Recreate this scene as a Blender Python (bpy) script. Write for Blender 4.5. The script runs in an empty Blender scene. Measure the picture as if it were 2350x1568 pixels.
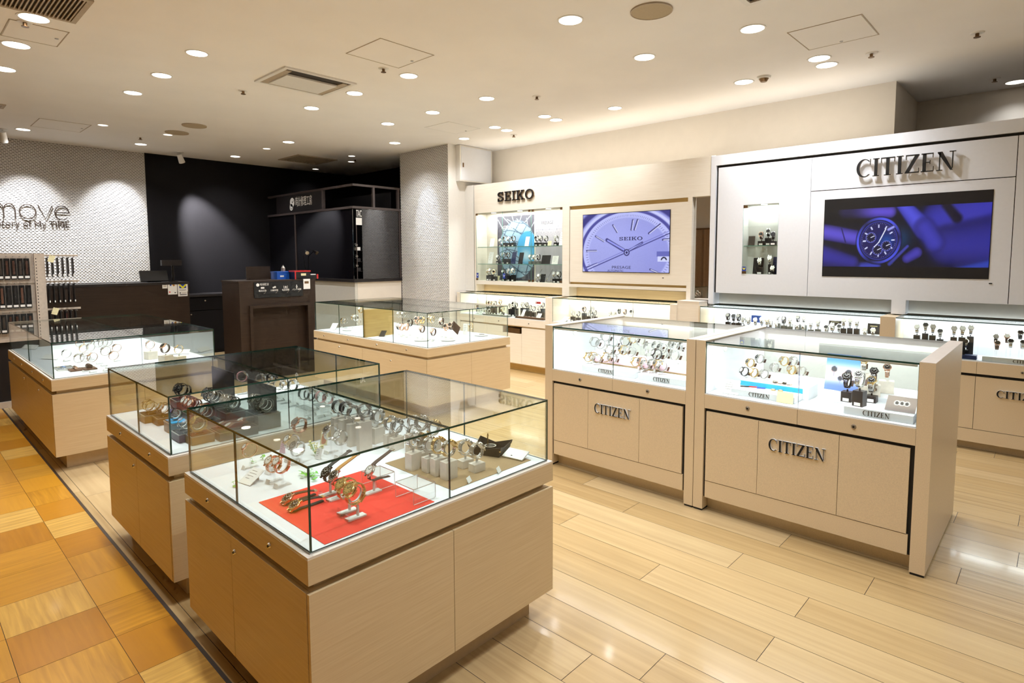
import bpy, bmesh, math, random
import numpy as np
from mathutils import Vector, Matrix
random.seed(7)
PI = math.pi
SC = bpy.context.scene
COL = SC.collection

# ------------------------------------------------------------------ camera
W_, H_ = 2350, 1568
FPX, YAW, PITCH, ROLL, CY, CAMZ = 1356.8888, 0.7528, -0.0798, -0.003, 784 - 85.2788, 1.5
_c, _s, _cp, _sp = math.cos(YAW), math.sin(YAW), math.cos(PITCH), math.sin(PITCH)
FW = Vector((-_s * _cp, _c * _cp, _sp)); RT = Vector((_c, _s, 0)); UP = RT.cross(FW)
RT, UP = math.cos(ROLL) * RT + math.sin(ROLL) * UP, -math.sin(ROLL) * RT + math.cos(ROLL) * UP
EYE = Vector((0, 0, CAMZ))
cam = bpy.data.cameras.new('camera'); camo = bpy.data.objects.new('camera', cam); COL.objects.link(camo)
camo.matrix_world = Matrix(((RT.x, UP.x, -FW.x, 0), (RT.y, UP.y, -FW.y, 0), (RT.z, UP.z, -FW.z, CAMZ), (0, 0, 0, 1)))
cam.sensor_width = 36; cam.lens = 36 * FPX / W_; cam.shift_y = -(784 - CY) / W_
cam.clip_start = 0.05; cam.clip_end = 60
SC.camera = camo

# ------------------------------------------------------------------ world, exposure
wd = bpy.data.worlds.new('world'); SC.world = wd; wd.use_nodes = True
wd.node_tree.nodes['Background'].inputs[0].default_value = (1, 0.93, 0.85, 1)
wd.node_tree.nodes['Background'].inputs[1].default_value = 0.25
SC.view_settings.view_transform = 'Standard'; SC.view_settings.look = 'None'
SC.view_settings.exposure = 0.32; SC.view_settings.gamma = 1.0
try: SC.view_settings.use_curve_mapping = False
except Exception: pass
SC.cycles.use_denoising = True
SC.cycles.max_bounces = 6; SC.cycles.diffuse_bounces = 3; SC.cycles.glossy_bounces = 3
SC.cycles.use_adaptive_sampling = True; SC.cycles.adaptive_threshold = 0.05; SC.cycles.adaptive_min_samples = 12
SC.cycles.transmission_bounces = 4; SC.cycles.transparent_max_bounces = 40
SC.cycles.caustics_reflective = False; SC.cycles.caustics_refractive = False
SC.cycles.sample_clamp_indirect = 4.0

DOWN_POWER = 70.0        # ceiling downlights
WASH_POWER = 50.0        # wall washers
CASE_POWER = .8         # light inside the glass cases (factor)

def ray(u, v): return FW + RT * ((u - W_ / 2) / FPX) - UP * ((v - CY) / FPX)
def at_z(u, v, z): r = ray(u, v); return EYE + r * ((z - CAMZ) / r.z)
def at_y(u, v, y): r = ray(u, v); return EYE + r * (y / r.y)
def at_x(u, v, x): r = ray(u, v); return EYE + r * (x / r.x)

# ------------------------------------------------------------------ materials
def lin(c):
    return tuple(((x / 255 + .055) / 1.055) ** 2.4 if x > 10 else x / 255 / 12.92 for x in c)
def L4(c): return (*lin(c), 1.0)
MATS = {}
def nm(name):
    m = bpy.data.materials.new(name); m.use_nodes = True
    nt = m.node_tree; return m, nt, nt.nodes, nt.links, nt.nodes['Principled BSDF']
def mat(name, rgb, rough=.5, metal=0., vary=.06, scale=40., bump=0., spec=.5, coat=0., stretch=(1, 1, 1)):
    """plain procedural material: slight noise variation of the colour, optional bump"""
    m, nt, N, K, B = nm(name)
    tc = N.new('ShaderNodeTexCoord'); mp = N.new('ShaderNodeMapping'); mp.inputs['Scale'].default_value = stretch
    nz = N.new('ShaderNodeTexNoise'); nz.inputs['Scale'].default_value = scale; nz.inputs['Detail'].default_value = 3
    rp = N.new('ShaderNodeValToRGB')
    c = lin(rgb)
    rp.color_ramp.elements[0].position = .3; rp.color_ramp.elements[1].position = .7
    rp.color_ramp.elements[0].color = (*[x * (1 - vary) for x in c], 1); rp.color_ramp.elements[1].color = (*[min(1, x * (1 + vary)) for x in c], 1)
    K.new(tc.outputs['Object'], mp.inputs['Vector']); K.new(mp.outputs['Vector'], nz.inputs['Vector'])
    K.new(nz.outputs['Fac'], rp.inputs['Fac']); K.new(rp.outputs['Color'], B.inputs['Base Color'])
    B.inputs['Roughness'].default_value = rough; B.inputs['Metallic'].default_value = metal
    B.inputs['Specular IOR Level'].default_value = spec; B.inputs['Coat Weight'].default_value = coat
    if bump:
        bp = N.new('ShaderNodeBump'); bp.inputs['Strength'].default_value = bump; bp.inputs['Distance'].default_value = .002
        K.new(nz.outputs['Fac'], bp.inputs['Height']); K.new(bp.outputs['Normal'], B.inputs['Normal'])
    MATS[name] = m; return m
def emit(name, rgb, strength):
    m, nt, N, K, B = nm(name)
    B.inputs['Base Color'].default_value = L4(rgb); B.inputs['Emission Color'].default_value = L4(rgb)
    B.inputs['Emission Strength'].default_value = strength
    MATS[name] = m; return m
def glass(name, tint=(251, 254, 252), f0=.04, edge=False):
    """clear pane: transparent with a mirror-like sheen that grows at grazing view"""
    m, nt, N, K, B = nm(name); N.remove(B)
    lw = N.new('ShaderNodeLayerWeight'); lw.inputs['Blend'].default_value = .5
    p = N.new('ShaderNodeMath'); p.operation = 'POWER'; p.inputs[1].default_value = 5
    ml = N.new('ShaderNodeMath'); ml.operation = 'MULTIPLY_ADD'; ml.inputs[1].default_value = 1 - f0; ml.inputs[2].default_value = f0
    t = N.new('ShaderNodeBsdfTransparent'); t.inputs[0].default_value = L4(tint)
    g = N.new('ShaderNodeBsdfGlossy'); g.inputs['Roughness'].default_value = .0; g.inputs[0].default_value = (1, 1, 1, 1)
    mx = N.new('ShaderNodeMixShader')
    K.new(lw.outputs['Facing'], p.inputs[0]); K.new(p.outputs[0], ml.inputs[0]); K.new(ml.outputs[0], mx.inputs[0])
    K.new(t.outputs[0], mx.inputs[1]); K.new(g.outputs[0], mx.inputs[2]); K.new(mx.outputs[0], N['Material Output'].inputs[0])
    MATS[name] = m; return m
def wood(name, a, b, axis='x', rough=.45, spec=.35, fine=150., bump=.05):
    """bleached timber: fine streaks that run along one axis"""
    m, nt, N, K, B = nm(name)
    tc = N.new('ShaderNodeTexCoord'); mp = N.new('ShaderNodeMapping')
    mp.inputs['Scale'].default_value = {'x': (3, fine, fine), 'xy': (4, 4, fine), 'z': (fine, fine, 3)}[axis]
    n1 = N.new('ShaderNodeTexNoise'); n1.inputs['Scale'].default_value = 1.0; n1.inputs['Detail'].default_value = 4; n1.inputs['Roughness'].default_value = .6
    rp = N.new('ShaderNodeValToRGB'); rp.color_ramp.elements[0].position = .25; rp.color_ramp.elements[1].position = .75
    rp.color_ramp.elements[0].color = L4(a); rp.color_ramp.elements[1].color = L4(b)
    K.new(tc.outputs['Object'], mp.inputs['Vector']); K.new(mp.outputs['Vector'], n1.inputs['Vector'])
    K.new(n1.outputs['Fac'], rp.inputs['Fac']); K.new(rp.outputs['Color'], B.inputs['Base Color'])
    bp = N.new('ShaderNodeBump'); bp.inputs['Strength'].default_value = bump; bp.inputs['Distance'].default_value = .001
    K.new(n1.outputs['Fac'], bp.inputs['Height']); K.new(bp.outputs['Normal'], B.inputs['Normal'])
    B.inputs['Roughness'].default_value = rough; B.inputs['Specular IOR Level'].default_value = spec
    MATS[name] = m; return m
def plank(name, cols, scale, rough, spec, coat, wave):
    """floor boards: tone per board (attribute «tone»), streaky grain"""
    m, nt, N, K, B = nm(name)
    at = N.new('ShaderNodeAttribute'); at.attribute_name = 'tone'
    uv = N.new('ShaderNodeUVMap'); uv.uv_map = 'grain'
    mp = N.new('ShaderNodeMapping'); mp.inputs['Scale'].default_value = (*scale, 1)
    n1 = N.new('ShaderNodeTexNoise'); n1.inputs['Scale'].default_value = 1; n1.inputs['Detail'].default_value = 5; n1.inputs['Distortion'].default_value = wave
    K.new(uv.outputs[0], mp.inputs['Vector']); K.new(mp.outputs[0], n1.inputs['Vector'])
    r1 = N.new('ShaderNodeValToRGB'); K.new(at.outputs['Fac'], r1.inputs['Fac'])
    el = r1.color_ramp.elements
    for i in range(1, len(cols) - 1): el.new(i / (len(cols) - 1))
    for e, c in zip(el, cols): e.color = L4(c)
    r2 = N.new('ShaderNodeValToRGB'); r2.color_ramp.elements[0].position = .3; r2.color_ramp.elements[1].position = .72
    r2.color_ramp.elements[0].color = (.66, .60, .52, 1); r2.color_ramp.elements[1].color = (1.06, 1.06, 1.06, 1)
    K.new(n1.outputs['Fac'], r2.inputs['Fac'])
    mx = N.new('ShaderNodeMix'); mx.data_type = 'RGBA'; mx.blend_type = 'MULTIPLY'
    # boards with a high «grain» value show more streaks
    ag = N.new('ShaderNodeAttribute'); ag.attribute_name = 'streak'
    K.new(ag.outputs['Fac'], mx.inputs[0]); K.new(r1.outputs[0], mx.inputs[6]); K.new(r2.outputs[0], mx.inputs[7])
    K.new(mx.outputs[2], B.inputs['Base Color'])
    B.inputs['Roughness'].default_value = rough; B.inputs['Specular IOR Level'].default_value = spec
    B.inputs['Coat Weight'].default_value = coat; B.inputs['Coat Roughness'].default_value = .08
    MATS[name] = m; return m
def vcol(name, emission=0., rough=.4):
    """printed or lit picture: colours come from the mesh's own pattern"""
    m, nt, N, K, B = nm(name)
    at = N.new('ShaderNodeAttribute'); at.attribute_name = 'ink'
    B.inputs['Roughness'].default_value = rough
    if emission:
        B.inputs['Base Color'].default_value = (.01, .01, .01, 1)
        K.new(at.outputs['Color'], B.inputs['Emission Color']); B.inputs['Emission Strength'].default_value = emission
    else: K.new(at.outputs['Color'], B.inputs['Base Color'])
    MATS[name] = m; return m

mat('plaster', (236, 228, 216), .9, vary=.015, scale=8)
mat('white_paint', (238, 234, 228), .7, vary=.015)
mat('ceiling_paint', (246, 243, 240), .95, vary=.02, scale=2)
mat('black_paint', (15, 12, 15), .75, vary=.15, scale=60, bump=.1, spec=.25)
mat('tile_white', (236, 232, 226), .55, vary=.03)
mat('panel_white', (234, 236, 242), .35, vary=.01, spec=.4)
mat('grout', (70, 56, 48), .9)
wood('wood_case', (212, 188, 148), (226, 206, 170), 'xy', .42, .35, 170)
wood('wood_pale', (236, 226, 210), (246, 238, 225), 'xy', .4, .35, 110, .03)
mat('laminate', (220, 200, 168), .36, vary=.07, scale=260, spec=.5)
mat('laminate_trim', (236, 226, 214), .35, vary=.02)
mat('deck_white', (236, 239, 244), .4, vary=.01)
mat('deck_grey', (216, 214, 206), .5, vary=.02)
mat('gap_black', (16, 13, 12), .6)
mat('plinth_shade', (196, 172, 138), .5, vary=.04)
wood('dark_oak', (44, 32, 24), (58, 44, 34), 'xy', .5, .3, 120)
mat('dark_panel', (28, 22, 22), .5, vary=.1)
mat('frame_grey', (74, 64, 62), .5)
mat('steel', (218, 216, 214), .25, 1., vary=.04)
mat('satin_steel', (170, 166, 162), .35, 1., vary=.05)
mat('gold', (230, 198, 138), .25, 1., vary=.04)
mat('rose', (222, 180, 156), .25, 1., vary=.04)
mat('dark_steel', (70, 68, 70), .28, 1., vary=.06)
mat('leather_black', (24, 20, 20), .5, vary=.2, scale=300, bump=.3)
mat('leather_brown', (70, 40, 26), .5, vary=.2, scale=300, bump=.3)
mat('leather_tan', (188, 132, 56), .5, vary=.12, scale=300, bump=.3)
mat('strap_pink', (232, 168, 170), .5)
mat('strap_red', (170, 40, 36), .5)
mat('dial_white', (236, 234, 228), .3); mat('dial_black', (20, 20, 24), .25); mat('dial_blue', (44, 74, 150), .25)
mat('dial_silver', (196, 194, 190), .3, .6); mat('dial_gold', (222, 190, 120), .3, .5); mat('dial_paleblue', (150, 180, 232), .3)
mat('plastic_white', (238, 236, 232), .35, vary=.01); mat('plastic_black', (18, 17, 18), .35)
mat('stone_white', (232, 222, 208), .55, vary=.08, scale=30)
mat('mat_red', (226, 58, 40), .8, vary=.03, scale=300); mat('mat_taupe', (158, 132, 96), .8, vary=.06, scale=200)
mat('card_white', (244, 242, 238), .6, vary=.01); mat('card_pink', (236, 196, 210), .6)
mat('card_cream', (240, 230, 184), .6); mat('ink_black', (14, 13, 14), .5)
mat('box_walnut', (96, 62, 44), .5, vary=.15, scale=30); mat('box_plum', (92, 72, 84), .5, vary=.1)
mat('box_olive', (140, 112, 66), .5, vary=.12, scale=30); mat('box_slate', (96, 106, 112), .45, vary=.08)
mat('box_grey', (120, 122, 118), .5); mat('box_black', (30, 28, 30), .45); mat('box_blue', (46, 54, 92), .4)
mat('velvet', (40, 34, 38), .9, vary=.2)
wood('board_gold', (196, 160, 92), (214, 180, 112), 'xy', .35, .5, 60)
mat('leaf_green', (110, 190, 60), .5, vary=.15, scale=60); mat('petal', (232, 222, 150), .6)
mat('skin_print', (196, 128, 92), .6)
mat('cyan_plastic', (40, 160, 220), .3)
mat('curtain_brown', (170, 142, 116), .8, vary=.1)
mat('rack_metal', (206, 190, 174), .45, .2)
mat('speaker_cloth', (176, 158, 128), .8, vary=.05, scale=200)
mat('vent_beige', (176, 160, 138), .6); mat('vent_dark', (52, 44, 36), .8)
mat('red_plastic', (196, 40, 40), .35); mat('blue_plastic', (36, 96, 200), .35)
mat('sign_bronze', (62, 50, 42), .45); mat('brown_metal', (120, 92, 62), .3, .6)
mat('leather_dark', (58, 46, 36), .6, vary=.1, scale=200)
mat('point_blue', (40, 66, 160), .5); mat('point_yellow', (236, 226, 40), .5)
mat('sign_red', (214, 60, 56), .5)
mat('trim_dark', (58, 48, 40), .4)
mat('bag_grey', (120, 118, 116), .5)
m, nt, N, K, B = nm('mirror'); B.inputs['Metallic'].default_value = 1; B.inputs['Roughness'].default_value = .0; B.inputs['Base Color'].default_value = (.82, .82, .80, 1); MATS['mirror'] = m
m, nt, N, K, B = nm('black_glass'); B.inputs['Base Color'].default_value = (.006, .005, .007, 1); B.inputs['Roughness'].default_value = .03; B.inputs['IOR'].default_value = 2.1; MATS['black_glass'] = m
glass('glass_pane'); glass('acrylic', (251, 251, 251), .05)
mat('glass_edge', (22, 62, 50), .12, spec=.8); mat('glass_edge_pale', (120, 170, 150), .2, spec=.8)
emit('lamp_glow', (255, 244, 228), 9.); emit('lamp_dim', (255, 244, 228), 2.2); emit('led_glow', (240, 246, 255), 3.)
emit('led_warm', (255, 240, 214), 3.)
plank('floor_boards', [(188, 159, 112), (193, 165, 119), (198, 171, 126), (203, 177, 134)], (1.2, 34), .24, .5, .2, .3)
plank('parquet_boards', [(178, 118, 26), (192, 130, 30), (208, 150, 44), (222, 178, 92)], (3.0, 46), .3, .4, .2, .5)
vcol('print_ink'); vcol('screen_light', .78)

# ------------------------------------------------------------------ mesh helpers
BASE = {}                                   # world position of every object that has children
class MB:
    def __init__(s): s.v = []; s.f = []; s.fm = []
    def add(s, vs, fs, m=0):
        b = len(s.v); s.v += [tuple(x) for x in vs]; s.f += [tuple(i + b for i in f) for f in fs]; s.fm += [m] * len(fs); return s
    def box(s, x0, x1, y0, y1, z0, z1, m=0):
        return s.add([(x0, y0, z0), (x1, y0, z0), (x1, y1, z0), (x0, y1, z0), (x0, y0, z1), (x1, y0, z1), (x1, y1, z1), (x0, y1, z1)],
                     [(3, 2, 1, 0), (4, 5, 6, 7), (0, 1, 5, 4), (1, 2, 6, 5), (2, 3, 7, 6), (3, 0, 4, 7)], m)
    def pane(s, x0, x1, y0, y1, z0, z1):
        """a sheet of glass: big faces in slot 0, the four narrow edges in slot 1"""
        b = len(s.f); s.box(x0, x1, y0, y1, z0, z1)
        d = (x1 - x0, y1 - y0, z1 - z0); thin = d.index(min(d))
        big = {0: (3, 5), 1: (2, 4), 2: (0, 1)}[thin]
        for i in range(6): s.fm[b + i] = 0 if i in big else 1
        return s
    def obox(s, c, a, b, n, m=0):
        c, a, b, n = Vector(c), Vector(a), Vector(b), Vector(n)
        p = [c + i * a + j * b + k * n for k in (-1, 1) for j in (-1, 1) for i in (-1, 1)]
        return s.add(p, [(0, 2, 3, 1), (4, 5, 7, 6), (0, 1, 5, 4), (1, 3, 7, 5), (3, 2, 6, 7), (2, 0, 4, 6)], m)
    def cyl(s, p0, p1, r0, r1=None, n=16, m=0, caps=True):
        p0, p1 = Vector(p0), Vector(p1); r1 = r0 if r1 is None else r1
        d = (p1 - p0).normalized(); a = d.orthogonal().normalized(); b = d.cross(a)
        vs = [p + r * (math.cos(2 * PI * i / n) * a + math.sin(2 * PI * i / n) * b) for p, r in ((p0, r0), (p1, r1)) for i in range(n)]
        fs = [(i, (i + 1) % n, n + (i + 1) % n, n + i) for i in range(n)]
        if caps: fs += [tuple(range(n - 1, -1, -1)), tuple(range(n, 2 * n))]
        return s.add(vs, fs, m)
    def ring(s, c, d, r0, r1, h, n=24, m=0):
        """flat washer: inner r0, outer r1, height h along d"""
        c, d = Vector(c), Vector(d).normalized(); a = d.orthogonal().normalized(); b = d.cross(a)
        vs = [c + k * h * d + r * (math.cos(2 * PI * i / n) * a + math.sin(2 * PI * i / n) * b) for r, k in ((r0, 0), (r1, 0), (r1, 1), (r0, 1)) for i in range(n)]
        fs = [(q * n + i, q * n + (i + 1) % n, ((q + 1) % 4) * n + (i + 1) % n, ((q + 1) % 4) * n + i) for q in range(4) for i in range(n)]
        return s.add(vs, fs, m)
    def tube(s, path, r, n=8, m=0, closed=False):
        P = [Vector(p) for p in path]; k = len(P); vs = []; ref = None
        for i in range(k):
            t = (P[(i + 1) % k] - P[i - 1]) if closed else (P[min(i + 1, k - 1)] - P[max(i - 1, 0)])
            t.normalize()
            if ref is None: ref = t.orthogonal().normalized()
            a = (ref - t * ref.dot(t)).normalized(); ref = a; b = t.cross(a)
            rr = r[i] if isinstance(r, (list, tuple)) else r
            vs += [P[i] + rr * (math.cos(2 * PI * j / n) * a + math.sin(2 * PI * j / n) * b) for j in range(n)]
        fs = [(i * n + j, i * n + (j + 1) % n, ((i + 1) % k) * n + (j + 1) % n, ((i + 1) % k) * n + j) for i in range(k if closed else k - 1) for j in range(n)]
        if not closed: fs += [tuple(range(n - 1, -1, -1)), tuple(range((k - 1) * n, k * n))]
        return s.add(vs, fs, m)
    def ribbon(s, path, wx, th, m=0):
        """a strap: path of (y, z) points, width wx along x (number or list), thickness th"""
        k = len(path); vs = []
        for i, (y, z) in enumerate(path):
            y0, z0 = path[max(i - 1, 0)]; y1, z1 = path[min(i + 1, k - 1)]
            l = math.hypot(y1 - y0, z1 - z0) or 1; ny, nz = -(z1 - z0) / l * th / 2, (y1 - y0) / l * th / 2
            w = (wx[i] if isinstance(wx, (list, tuple)) else wx) / 2
            vs += [(-w, y - ny, z - nz), (w, y - ny, z - nz), (w, y + ny, z + nz), (-w, y + ny, z + nz)]
        fs = [(i * 4 + j, i * 4 + (j + 1) % 4, i * 4 + 4 + (j + 1) % 4, i * 4 + 4 + j) for i in range(k - 1) for j in range(4)]
        fs += [(3, 2, 1, 0), tuple(range(k * 4 - 4, k * 4))]
        return s.add(vs, fs, m)
    def prism(s, poly, o, ux, uy, n, m=0, ms=None):
        """2D polygon extruded by vector n; m the front (o + n) face, ms the sides"""
        o, ux, uy, n = Vector(o), Vector(ux), Vector(uy), Vector(n); k = len(poly)
        a = [o + x * ux + y * uy for x, y in poly]; ms = m if ms is None else ms
        b = len(s.v); s.v += [tuple(p) for p in a] + [tuple(p + n) for p in a]
        s.f.append(tuple(b + k + i for i in range(k))); s.fm.append(m)
        s.f.append(tuple(b + i for i in range(k - 1, -1, -1))); s.fm.append(ms)
        for i in range(k): s.f.append((b + i, b + (i + 1) % k, b + k + (i + 1) % k, b + k + i)); s.fm.append(ms)
        return s
    def build(s, name, mats, parent=None, local=False, smooth=False, bevel=0.):
        me = bpy.data.meshes.new(name)
        off = Vector((0, 0, 0)) if (parent is None or local) else BASE[parent.name]
        me.from_pydata([(x - off.x, y - off.y, z - off.z) for x, y, z in s.v], [], s.f)
        if isinstance(mats, str): mats = [mats]
        for q in mats: me.materials.append(MATS[q])
        me.polygons.foreach_set('material_index', s.fm)
        bm = bmesh.new(); bm.from_mesh(me); bmesh.ops.recalc_face_normals(bm, faces=bm.faces); bm.to_mesh(me); bm.free()
        if smooth:
            me.polygons.foreach_set('use_smooth', [True] * len(me.polygons))
            try: me.set_sharp_from_angle(angle=.6)
            except Exception: pass
        o = bpy.data.objects.new(name, me); COL.objects.link(o)
        if parent is not None: o.parent = parent; BASE[o.name] = off.copy() if not local else Vector((0, 0, 0))
        else: BASE[o.name] = Vector((0, 0, 0))
        if bevel:
            md = o.modifiers.new('soft_edges', 'BEVEL'); md.width = bevel; md.segments = 2; md.limit_method = 'ANGLE'
        return o
def tag(o, label=None, cat=None, group=None, kind=None):
    if label: o['label'] = label
    if cat: o['category'] = cat
    if group: o['group'] = group
    if kind: o['kind'] = kind
    return o
def thing(name, loc, label, cat, group=None, rz=0.):
    o = bpy.data.objects.new(name, None); COL.objects.link(o); o.empty_display_size = .05
    o.location = loc; o.rotation_euler = (0, 0, rz); BASE[o.name] = Vector(loc)
    return tag(o, label, cat, group)
def struct(mb, name, mats, **k): return tag(mb.build(name, mats, **k), kind='structure')
def lamp(name, kind, loc, energy, color=(.965, .98, 1), parent=None, aim=(0, 0, -1), **k):
    d = bpy.data.lights.new(name, kind); d.energy = energy; d.color = color
    for a, b in k.items(): setattr(d, a, b)
    o = bpy.data.objects.new(name, d); COL.objects.link(o)
    o.rotation_euler = Vector(aim).to_track_quat('-Z', 'Y').to_euler()
    if parent is not None: o.parent = parent; o.location = Vector(loc) - BASE[parent.name]
    else: o.location = loc
    return o
FR = {'S': (Vector((1, 0, 0)), Vector((0, 0, 1)), Vector((0, -1, 0))),      # faces the shop floor (-y)
      'E': (Vector((0, 1, 0)), Vector((0, 0, 1)), Vector((1, 0, 0)))}       # faces +x
def words(body, h, o, frame, name, material, parent=None, depth=.002, align='LEFT', squeeze=1., width=None, tilt=None):
    """upright lettering in the built-in typeface, cap height about h"""
    cu = bpy.data.curves.new(name, 'FONT'); cu.body = body; cu.size = h * 1.4; cu.extrude = depth / 2; cu.align_x = align; cu.resolution_u = 2
    t = bpy.data.objects.new(name, cu); COL.objects.link(t)
    dg = bpy.context.evaluated_depsgraph_get(); dg.update()
    me = bpy.data.meshes.new_from_object(t.evaluated_get(dg)); bpy.data.objects.remove(t); bpy.data.curves.remove(cu)
    me.name = name
    xs = [v.co.x for v in me.vertices] or [0, 1]
    if width: squeeze = width / (max(xs) - min(xs)) if max(xs) > min(xs) else 1
    x0 = min(xs) if align == 'LEFT' else 0
    ux, uy, n = FR[frame] if isinstance(frame, str) else frame; off = BASE[parent.name] if parent is not None else Vector((0, 0, 0))
    for v in me.vertices:
        v.co = Vector(o) - off + ux * ((v.co.x - x0) * squeeze) + uy * v.co.y + n * (v.co.z + depth / 2)
    me.materials.clear(); me.materials.append(MATS[material])
    ob = bpy.data.objects.new(name, me); COL.objects.link(ob)
    if parent is not None: ob.parent = parent
    BASE[ob.name] = off
    return ob
def picture(name, o, frame, w, h, nx, ny, fn, material, parent=None):
    """flat sheet of nx x ny cells; fn(U, V) -> sRGB 0..1 array, U to the right and V downward in 0..1"""
    ux, uy, n = FR[frame] if isinstance(frame, str) else frame; off = BASE[parent.name] if parent is not None else Vector((0, 0, 0))
    U, V = np.meshgrid(np.linspace(0, 1, nx + 1), np.linspace(0, 1, ny + 1))
    c = np.clip(fn(U, V), 0, 1); c = np.where(c <= .04045, c / 12.92, ((c + .055) / 1.055) ** 2.4)
    o = Vector(o) - off
    P = np.stack([o[i] + U * w * ux[i] + (1 - V) * h * uy[i] for i in range(3)], -1).reshape(-1, 3)
    idx = np.arange((nx + 1) * (ny + 1)).reshape(ny + 1, nx + 1)
    F = np.stack([idx[1:, :-1], idx[1:, 1:], idx[:-1, 1:], idx[:-1, :-1]], -1).reshape(-1, 4)
    me = bpy.data.meshes.new(name); me.from_pydata(P.tolist(), [], F.tolist())
    at = me.color_attributes.new('ink', 'FLOAT_COLOR', 'POINT')
    at.data.foreach_set('color', np.concatenate([c.reshape(-1, 3), np.ones((len(P), 1))], 1).astype(np.float32).ravel())
    me.materials.append(MATS[material])
    ob = bpy.data.objects.new(name, me); COL.objects.link(ob)
    if parent is not None: ob.parent = parent
    BASE[ob.name] = off
    return ob

# ------------------------------------------------------------------ serif lettering
def arc(cx, cy, rx, ry, a0, a1, n=22):
    return [(cx + rx * math.cos(math.radians(a0 + (a1 - a0) * i / n)), cy + ry * math.sin(math.radians(a0 + (a1 - a0) * i / n))) for i in range(n + 1)]
def R(x0, y0, x1, y1): return [(x0, y0), (x1, y0), (x1, y1), (x0, y1)]
def stroke(path, w):
    L, Rr = [], []
    for i, (x, y) in enumerate(path):
        x0, y0 = path[max(i - 1, 0)]; x1, y1 = path[min(i + 1, len(path) - 1)]
        l = math.hypot(x1 - x0, y1 - y0); nx, ny = -(y1 - y0) / l, (x1 - x0) / l
        h = (w[i] if isinstance(w, list) else w) / 2
        L.append((x + nx * h, y + ny * h)); Rr.append((x - nx * h, y - ny * h))
    return [[L[i], L[i + 1], Rr[i + 1], Rr[i]] for i in range(len(path) - 1)]
ROMAN = {  # thin and thick strokes with bracketed feet
    'C': (.84, [[p for p in arc(.44, .5, .42, .52, 42, 318)] + [p for p in reversed(arc(.48, .5, .285, .46, 50, 310))], R(.735, .66, .775, 1.0)]),
    'I': (.38, [R(.10, .02, .28, .98), R(.02, 0, .36, .05), R(.02, .95, .36, 1)]),
    'T': (.76, [R(.29, .02, .47, .96), R(.2, 0, .56, .05), R(.02, .93, .74, 1), R(.02, .72, .06, .95), R(.70, .72, .74, .95)]),
    'Z': (.76, [R(.06, .93, .72, 1), R(.04, 0, .74, .07), [(.04, .05), (.25, .05), (.72, .95), (.51, .95)], R(.06, .74, .10, .95), R(.70, .05, .74, .27)]),
    'E': (.70, [R(.09, .02, .27, .98), R(.02, 0, .62, .06), R(.02, .94, .60, 1), R(.2, .48, .46, .535), R(.43, .40, .47, .62), R(.56, .74, .60, .96), R(.60, .04, .64, .28)]),
    'N': (.92, [R(.13, .02, .185, .97), R(.73, .1, .785, .98), [(.05, 1), (.27, 1), (.79, .0), (.67, .0), (.05, .94)], R(.02, 0, .30, .05), R(.60, .95, .90, 1)]),
}
_S = arc(.36, .745, .25, .19, 25, 270, 16) + arc(.36, .275, .27, .21, 90, -155, 16)[1:]
SLAB = {
    'S': (.76, stroke(_S, .145) + [R(.545, .66, .65, 1.0), R(.06, 0, .165, .34)]),
    'E': (.76, [R(.12, .02, .28, .98), R(.02, 0, .70, .11), R(.02, .89, .68, 1), R(.2, .45, .50, .55), R(.45, .36, .55, .64), R(.58, .68, .68, .95), R(.60, .05, .70, .32)]),
    'I': (.42, [R(.13, .02, .29, .98), R(.02, 0, .40, .11), R(.02, .89, .40, 1)]),
    'K': (.90, [R(.12, .02, .28, .98), R(.02, 0, .38, .11), R(.02, .89, .38, 1), [(.26, .40), (.40, .40), (.76, .94), (.60, .94)], [(.36, .52), (.50, .60), (.82, .06), (.64, .06)], R(.52, .89, .84, 1), R(.52, 0, .88, .11)]),
    'O': (.92, [arc(.45, .5, .43, .52, a, a + 46, 4) + list(reversed(arc(.45, .5, .27, .39, a, a + 46, 4))) for a in range(0, 360, 45)]),
}
def serif(body, table, height, width, o, frame, name, mats, parent, depth, space=.04):
    """raised serif letters, each a prism; mats = (face, side)"""
    ux, uy, n = FR[frame] if isinstance(frame, str) else frame; tot = sum(table[c][0] + space for c in body) - space
    k = width / (tot * height); mb = MB(); x = 0
    for c in body:
        for poly in table[c][1]:
            mb.prism([((x + px) * height * k, py * height) for px, py in poly], o, ux, uy, n * depth, 0, 1)
        x += table[c][0] + space
    return mb.build(name, list(mats), parent)
# ================================================================== ROOM
ZC = 3.094; LX = -10.305; WB = 6.45; YT = .757
mb = MB().box(LX - .1, 4.3, YT, 8.6, -.06, -.002, 0)
def boards(mb, attrs, y0, y1, x0, x1, tone, streak, gap=.0011, swap=False):
    b = len(mb.v)
    mb.add([(x0 + gap, y0 + gap, 0), (x1 - gap, y0 + gap, 0), (x1 - gap, y1 - gap, 0), (x0 + gap, y1 - gap, 0)], [(0, 1, 2, 3)], 1)
    attrs.append((len(mb.f) - 1, tone, streak, swap, random.uniform(0, 50)))
def finish_floor(o, attrs):
    me = o.data; n = len(me.polygons); t = [0.] * n; s = [0.] * n; sw = [False] * n; of = [0.] * n
    for i, a, b, c, d in attrs: t[i], s[i], sw[i], of[i] = a, b, c, d
    me.attributes.new('tone', 'FLOAT', 'FACE').data.foreach_set('value', t)
    me.attributes.new('streak', 'FLOAT', 'FACE').data.foreach_set('value', s)
    uv = me.uv_layers.new(name='grain')
    for p in me.polygons:
        for li in p.loop_indices:
            co = me.vertices[me.loops[li].vertex_index].co
            a, b = (co.y, co.x) if sw[p.index] else (co.x, co.y)
            uv.data[li].uv = (a + of[p.index], b + of[p.index] * .37)
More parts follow.
